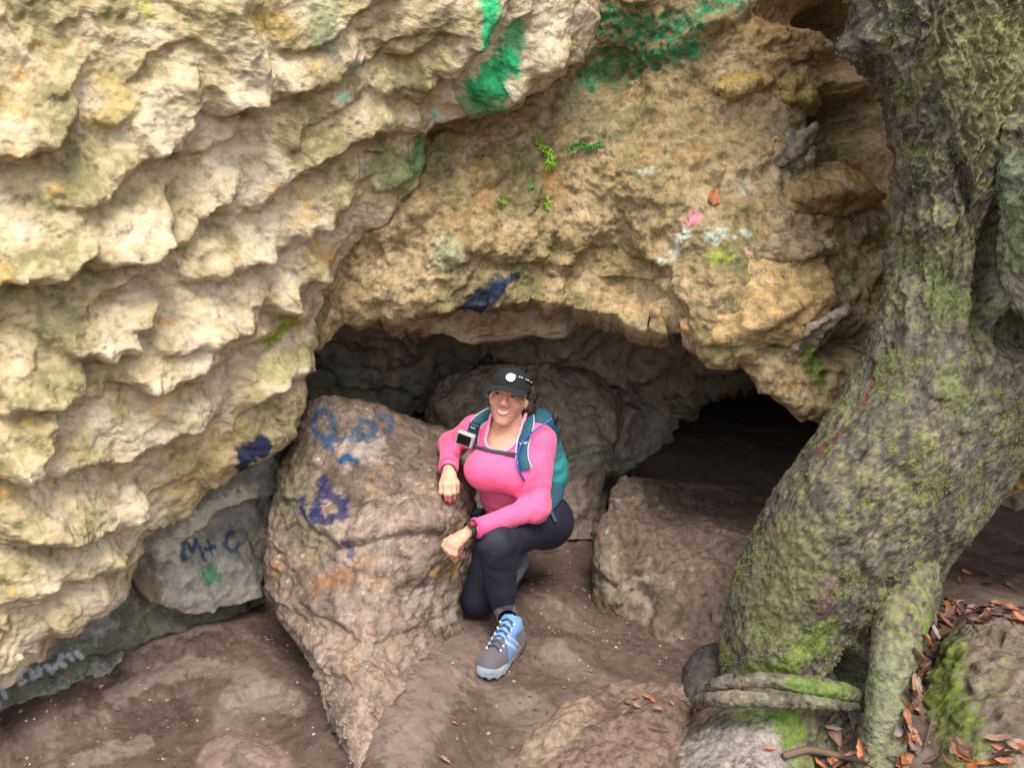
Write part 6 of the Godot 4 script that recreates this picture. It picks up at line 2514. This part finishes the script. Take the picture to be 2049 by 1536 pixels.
func litter() -> void:
	var lr := RandomNumberGenerator.new()
	lr.seed = 99
	var cols := [Color(0.28, 0.095, 0.04), Color(0.20, 0.105, 0.075), Color(0.26, 0.15, 0.11), Color(0.075, 0.045, 0.038), Color(0.21, 0.16, 0.155), Color(0.34, 0.12, 0.04), Color(0.12, 0.065, 0.05)]
	var kinds := []
	for k in 28:
		kinds.append(leaf_mesh(k, 0.078, 0.015 + 0.005 * (k % 3), 0.2 + 0.16 * (k % 5), cols[k % 7]))
	for set_ in [
		[[[1905, 1218], [1875, 1262], [1850, 1320], [1828, 1370], [1824, 1430], [1820, 1490], [1806, 1534]], 17, 46, 0.8, 1.15, "brown fallen leaf packed between the upright root and the mossy rock", "leaves between root and rock"],
		[[[1895, 1212], [1960, 1222], [2046, 1236]], 14, 26, 0.6, 1.0, "orange brown fallen leaf in the row above the mossy rock", "leaves above the mossy rock"],
		[[[1650, 1440], [1690, 1470], [1670, 1520], [1710, 1510]], 26, 14, 0.7, 1.2, "brown fallen leaf in the nook between swollen root and upright root", "leaves in the root nook"],
		[[[1860, 1512], [1950, 1520], [2040, 1505]], 26, 18, 0.6, 1.1, "brown fallen leaf at the foot of the mossy rock", "leaves under the mossy rock"],
		[[[1190, 1470], [1260, 1420], [1330, 1400], [1390, 1385]], 26, 13, 0.3, 0.6, "small reddish fallen leaf on the low rock slab", "leaves on the rock slab"],
		[[[1900, 1180], [1960, 1150], [2030, 1190]], 26, 8, 0.5, 0.9, "dark fallen leaf on the earth behind the trunk", "leaves behind the trunk"],
		[[[880, 1500], [960, 1420], [1080, 1400], [1180, 1320], [1120, 1500], [1000, 1530]], 40, 20, 0.12, 0.3, "tiny brown leaf scrap on the bare floor near the shoe", "leaf scraps on the floor"]]:
		var pts: Array = set_[0]
		for k in set_[2]:
			var q := cr(pts, lr.randf())
			q += Vector2(lr.randfn(), lr.randfn()) * set_[1] * 0.6
			var o := put("fallen_leaf", kinds[lr.randi() % 28])
			var s := lr.randf_range(set_[3], set_[4])
			var n := (facing(q.x, q.y) + Vector3.UP * 0.6 + Vector3(lr.randfn(), lr.randfn(), lr.randfn()) * 0.3).normalized()
			var a := Vector3(lr.randfn(), lr.randfn(), lr.randfn())
			a = (a - n * a.dot(n)).normalized()
			o.basis = Basis(a, n, a.cross(n)).scaled(Vector3.ONE * s)
			o.position = hit(q.x, q.y, 0.004 + 0.004 * lr.randf())
			tag(o, set_[5], "leaf", set_[6])
	for e in [[1430, 394, 1.05, 0.9, 5, "red brown leaf stuck to the cliff above the pink lichen"], [1541, 1497, 0.5, 0.3, 0, "small orange leaf lying on the grey swollen root"], [1424, 1232, 1.0, 0.1, 6, "long dark leaf lying against the broad boulder"], [890, 1521, 0.45, 0.2, 2, "pale small leaf alone on the bare floor"], [1560, 1060, 0.3, 0.8, 5, "tiny orange leaf stuck to the tree trunk"]]:
		var o := put("fallen_leaf", kinds[e[4]])
		var n := facing(e[0], e[1])
		var a := Vector3(cos(e[3] * 1.4), sin(e[3] * 1.4), 0.1)
		a = (a - n * a.dot(n)).normalized()
		o.basis = Basis(a, n, a.cross(n)).scaled(Vector3.ONE * e[2])
		o.position = hit(e[0], e[1], 0.008)
		tag(o, e[5], "leaf")
	# twigs
	var twigm := plain("twig_bark", Color(0.13, 0.085, 0.06), 0.8)
	for e in [[[[1885, 1208], [1930, 1214], [1985, 1228], [2030, 1230]], 0.0035, "thin straight twig over the leaves above the mossy rock"], [[[1905, 1198], [1940, 1240], [1960, 1262]], 0.003, "short twig crossing the top of the mossy rock"], [[[1570, 1512], [1620, 1500], [1680, 1512], [1735, 1520]], 0.011, "crooked dark stick lying at the foot of the upright root"], [[[1668, 1536], [1700, 1516], [1732, 1496]], 0.003, "thin twig leaning on the upright root"], [[[1300, 1455], [1340, 1462]], 0.003, "short twig on the low rock slab"], [[[1850, 1500], [1862, 1450], [1868, 1420]], 0.002, "pale stalk standing among the packed leaves"]]:
		var pts := []
		for q in e[0]:
			pts.append([hit(q[0], q[1], 0.012), e[1]])
		var c: Vector3 = pts[0][0]
		for q in pts:
			q[0] -= c
		var o := put("twig", built([tube(smooth_path(pts, 14), 6)], twigm))
		o.position = c
		tag(o, e[2], "twig")


func stones_in_wall(cliff: MeshInstance3D) -> void:
	var k := 0
	for e in [
		[1472, 174, 50, 32, 0.08, 0.10, Color(0.46, 0.33, 0.10)],
		[1578, 192, 56, 36, 0.45, 0.10, Color(0.38, 0.30, 0.10)],
		[1575, 100, 76, 34, 0.12, 0.10, Color(0.36, 0.23, 0.11)],
		[1625, 392, 142, 62, 0.12, 0.16, Color(0.40, 0.265, 0.11)],
		[1590, 496, 108, 36, -0.05, 0.12, Color(0.36, 0.28, 0.17)],
		[1545, 612, 170, 92, -0.38, 0.16, Color(0.52, 0.35, 0.16)],
		[1636, 655, 66, 24, -0.72, 0.18, Color(0.36, 0.31, 0.25)],
		[1680, 722, 84, 34, -0.25, 0.14, Color(0.26, 0.22, 0.13)],
		[1538, 302, 20, 28, 0.2, 0.06, Color(0.52, 0.33, 0.19)],
		[1482, 288, 14, 11, 0.0, 0.03, Color(0.50, 0.36, 0.20)],
		[1498, 512, 13, 17, 0.1, 0.05, Color(0.52, 0.34, 0.22)],
		[1590, 300, 66, 36, -0.55, 0.10, Color(0.22, 0.20, 0.16)],
		[1730, 470, 40, 70, 0.3, 0.1, Color(0.30, 0.22, 0.12)],
		[1452, 330, 10, 8, 0.0, 0.03, Color(0.50, 0.38, 0.22)],
		[962, 312, 26, 15, -0.4, 0.02, Color(0.24, 0.17, 0.09)],
		[1005, 300, 20, 14, -0.4, 0.04, Color(0.40, 0.30, 0.14)],
		[1750, 560, 50, 60, 0.2, 0.1, Color(0.30, 0.23, 0.13)]]:
		k += 1
		var d := depth_at(e[0], e[1]) + 0.06
		var c := at(e[0], e[1], d)
		var px := d / F
		var p := Patch.new(64, 40)
		p.wrap = true
		var z := (EYE - c).normalized()
		var x := (at(e[0] + cos(e[4]), e[1] + sin(e[4]), d) - c).normalized()
		var y := z.cross(x).normalized()
		for j in 40:
			var th := PI * (j + 0.02) / 39.04
			for i in 64:
				var ph := TAU * i / 64.0
				var n := Vector3(sin(th) * cos(ph), cos(th), sin(th) * sin(ph))
				# flattened, with broken faces
				var o := Vector3(k * 7.0, 0, 0)
				var r := 1.0
				for f in 15:
					var fn := Vector3(sin(f * 2.4 + k), cos(f * 1.7 + k * 2.0), sin(f * 3.1 + k * 0.7)).normalized()
					r = minf(r, (0.66 + 0.16 * sin(f * 5.3 + k)) / maxf(fn.dot(n), 0.25))
				r *= 1.22 + 0.16 * n_mid.get_noise_3dv(n * 1.6 + o)
				p.P[j * 64 + i] = c + (x * n.x * e[2] * px + y * n.y * e[3] * px + z * n.z * e[5]) * r
				p.Q[j * 64 + i] = Vector2(i * 10.0, j * 10.0)
		p.normals(EYE, 20 * 64 + 16)
		p.rough(n_ridge, 7.0, 0.022)
		p.rough(n_mid, 22.0, 0.010)
		var col: Color = e[6]
		for m in p.P.size():
			var v := p.P[m]
			var a := n_tint.get_noise_3dv(v * 7.0)
			var b := n_fine.get_noise_3dv(v * 34.0)
			var w := mix3(col, Color(0.54, 0.43, 0.28), a * 1.5 - 0.1)
			w = mix3(w, Color(0.20, 0.17, 0.08), -a * 1.6 + b * 0.6 - 0.25)
			p.C[m] = mix3(w, Color(0.58, 0.50, 0.38), b * 2.0 - 0.75)
		put("stone", p.mesh(mats.boulder_stone), cliff)


func moss() -> void:
	var mr := RandomNumberGenerator.new()
	mr.seed = 31
	var n := 0
	for e in [
		[[[1072, 275], [1080, 292], [1098, 305], [1106, 322], [1098, 334]], 11, 150, Color(0.22, 0.42, 0.035), "bright green moss tuft in the crease at the middle of the cliff"],
		[[[1135, 300], [1160, 290], [1185, 296], [1205, 286]], 10, 120, Color(0.07, 0.24, 0.03), "dark green fern tuft in the small cleft of the cliff"],
		[[[1002, 402], [1008, 408]], 8, 36, Color(0.24, 0.42, 0.05), "small moss tuft low on the cliff, apart from the others"],
		[[[1094, 398], [1096, 418]], 6, 36, Color(0.24, 0.42, 0.05), "narrow hanging moss tuft below the bright green one"],
		[[[1064, 372]], 6, 14, Color(0.16, 0.36, 0.05), "tiny moss speck between the other tufts on the cliff"]]:
		n += 1
		var V := PackedVector3Array()
		var N := PackedVector3Array()
		var C := PackedColorArray()
		var I := PackedInt32Array()
		var pts: Array = e[0]
		var c0 := hit(pts[0][0], pts[0][1])
		for k in e[2]:
			var q := cr(pts, mr.randf()) if pts.size() > 1 else Vector2(pts[0][0], pts[0][1])
			q += Vector2(mr.randfn(), mr.randfn()) * e[1] * 0.42
			var c := hit(q.x, q.y, mr.randf_range(0.0, 0.018)) - c0
			var nn := (facing(q.x, q.y) + Vector3(mr.randfn(), mr.randfn(), mr.randfn()) * 0.5).normalized()
			var a := nn.cross(Vector3(mr.randfn(), mr.randfn(), mr.randfn())).normalized()
			var b := nn.cross(a)
			var r := mr.randf_range(0.004, 0.009)
			var o := V.size()
			var cc: Color = e[3] * mr.randf_range(0.6, 1.25)
			cc.a = 1.0
			for s in 6:
				var an := TAU * s / 6.0
				V.append(c + (a * cos(an) + b * sin(an) * 0.7) * r + nn * r * (0.35 if s % 2 == 0 else 0.0))
				N.append(nn)
				C.append(cc)
			for s in range(1, 5):
				I.append_array([o, o + s + 1, o + s])
		var m := put("moss_tuft", built([[V, N, I, C]], mats.leaf))
		m.position = c0
		tag(m, e[4], "moss")


func gravel() -> void:
	var gr := RandomNumberGenerator.new()
	gr.seed = 77
	var st := SurfaceTool.new()
	st.begin(Mesh.PRIMITIVE_TRIANGLES)
	var s := SphereMesh.new()
	s.radius = 1.0
	s.height = 1.3
	s.radial_segments = 7
	s.rings = 4
	var mm := MultiMesh.new()
	mm.transform_format = MultiMesh.TRANSFORM_3D
	mm.use_colors = true
	mm.mesh = s
	var m := StandardMaterial3D.new()
	m.vertex_color_use_as_albedo = true
	m.roughness = 0.8
	s.material = m
	var list := []
	for k in 9000:
		var x := gr.randf_range(-1.9, 1.6)
		var z := gr.randf_range(-4.2, -1.9)
		if n_tint.get_noise_2d(x * 2.0, z * 2.0) + gr.randf_range(-0.5, 0.5) < 0.05:
			continue
		var y := ground_y(x, z)
		var r: float = 0.0016 + 0.0075 * pow(gr.randf(), 6.0)
		list.append([Transform3D(Basis(Vector3(gr.randfn(), gr.randfn(), gr.randfn()).normalized(), gr.randf() * 6.0).scaled(Vector3(r, r * gr.randf_range(0.5, 1.0), r * gr.randf_range(0.6, 1.3))), Vector3(x, y + r * 0.2, z)), gr.randf()])
	mm.instance_count = list.size()
	for k in list.size():
		mm.set_instance_transform(k, list[k][0])
		var t: float = list[k][1]
		mm.set_instance_color(k, Color(0.34, 0.285, 0.245) if t > 0.93 else (Color(0.24, 0.18, 0.155) if t > 0.4 else Color(0.12, 0.085, 0.07)))
	var o := MultiMeshInstance3D.new()
	o.name = "gravel"
	o.multimesh = mm
	add_child(o)
	o.set_meta("kind", "stuff")
	tag(o, "pale grit and gravel scattered over the earth floor", "gravel")


var floor_patch: Patch


func ground_y(x: float, z: float) -> float:
	var p := floor_patch
	var i := clampi(int((x + 2.8) / 5.6 * (p.nu - 1)), 0, p.nu - 1)
	var lo := 0
	var hi := p.nv - 1
	while hi - lo > 1:
		var m := int((lo + hi) / 2.0)
		if p.P[m * p.nu + i].z > z:
			lo = m
		else:
			hi = m
	return p.P[lo * p.nu + i].y
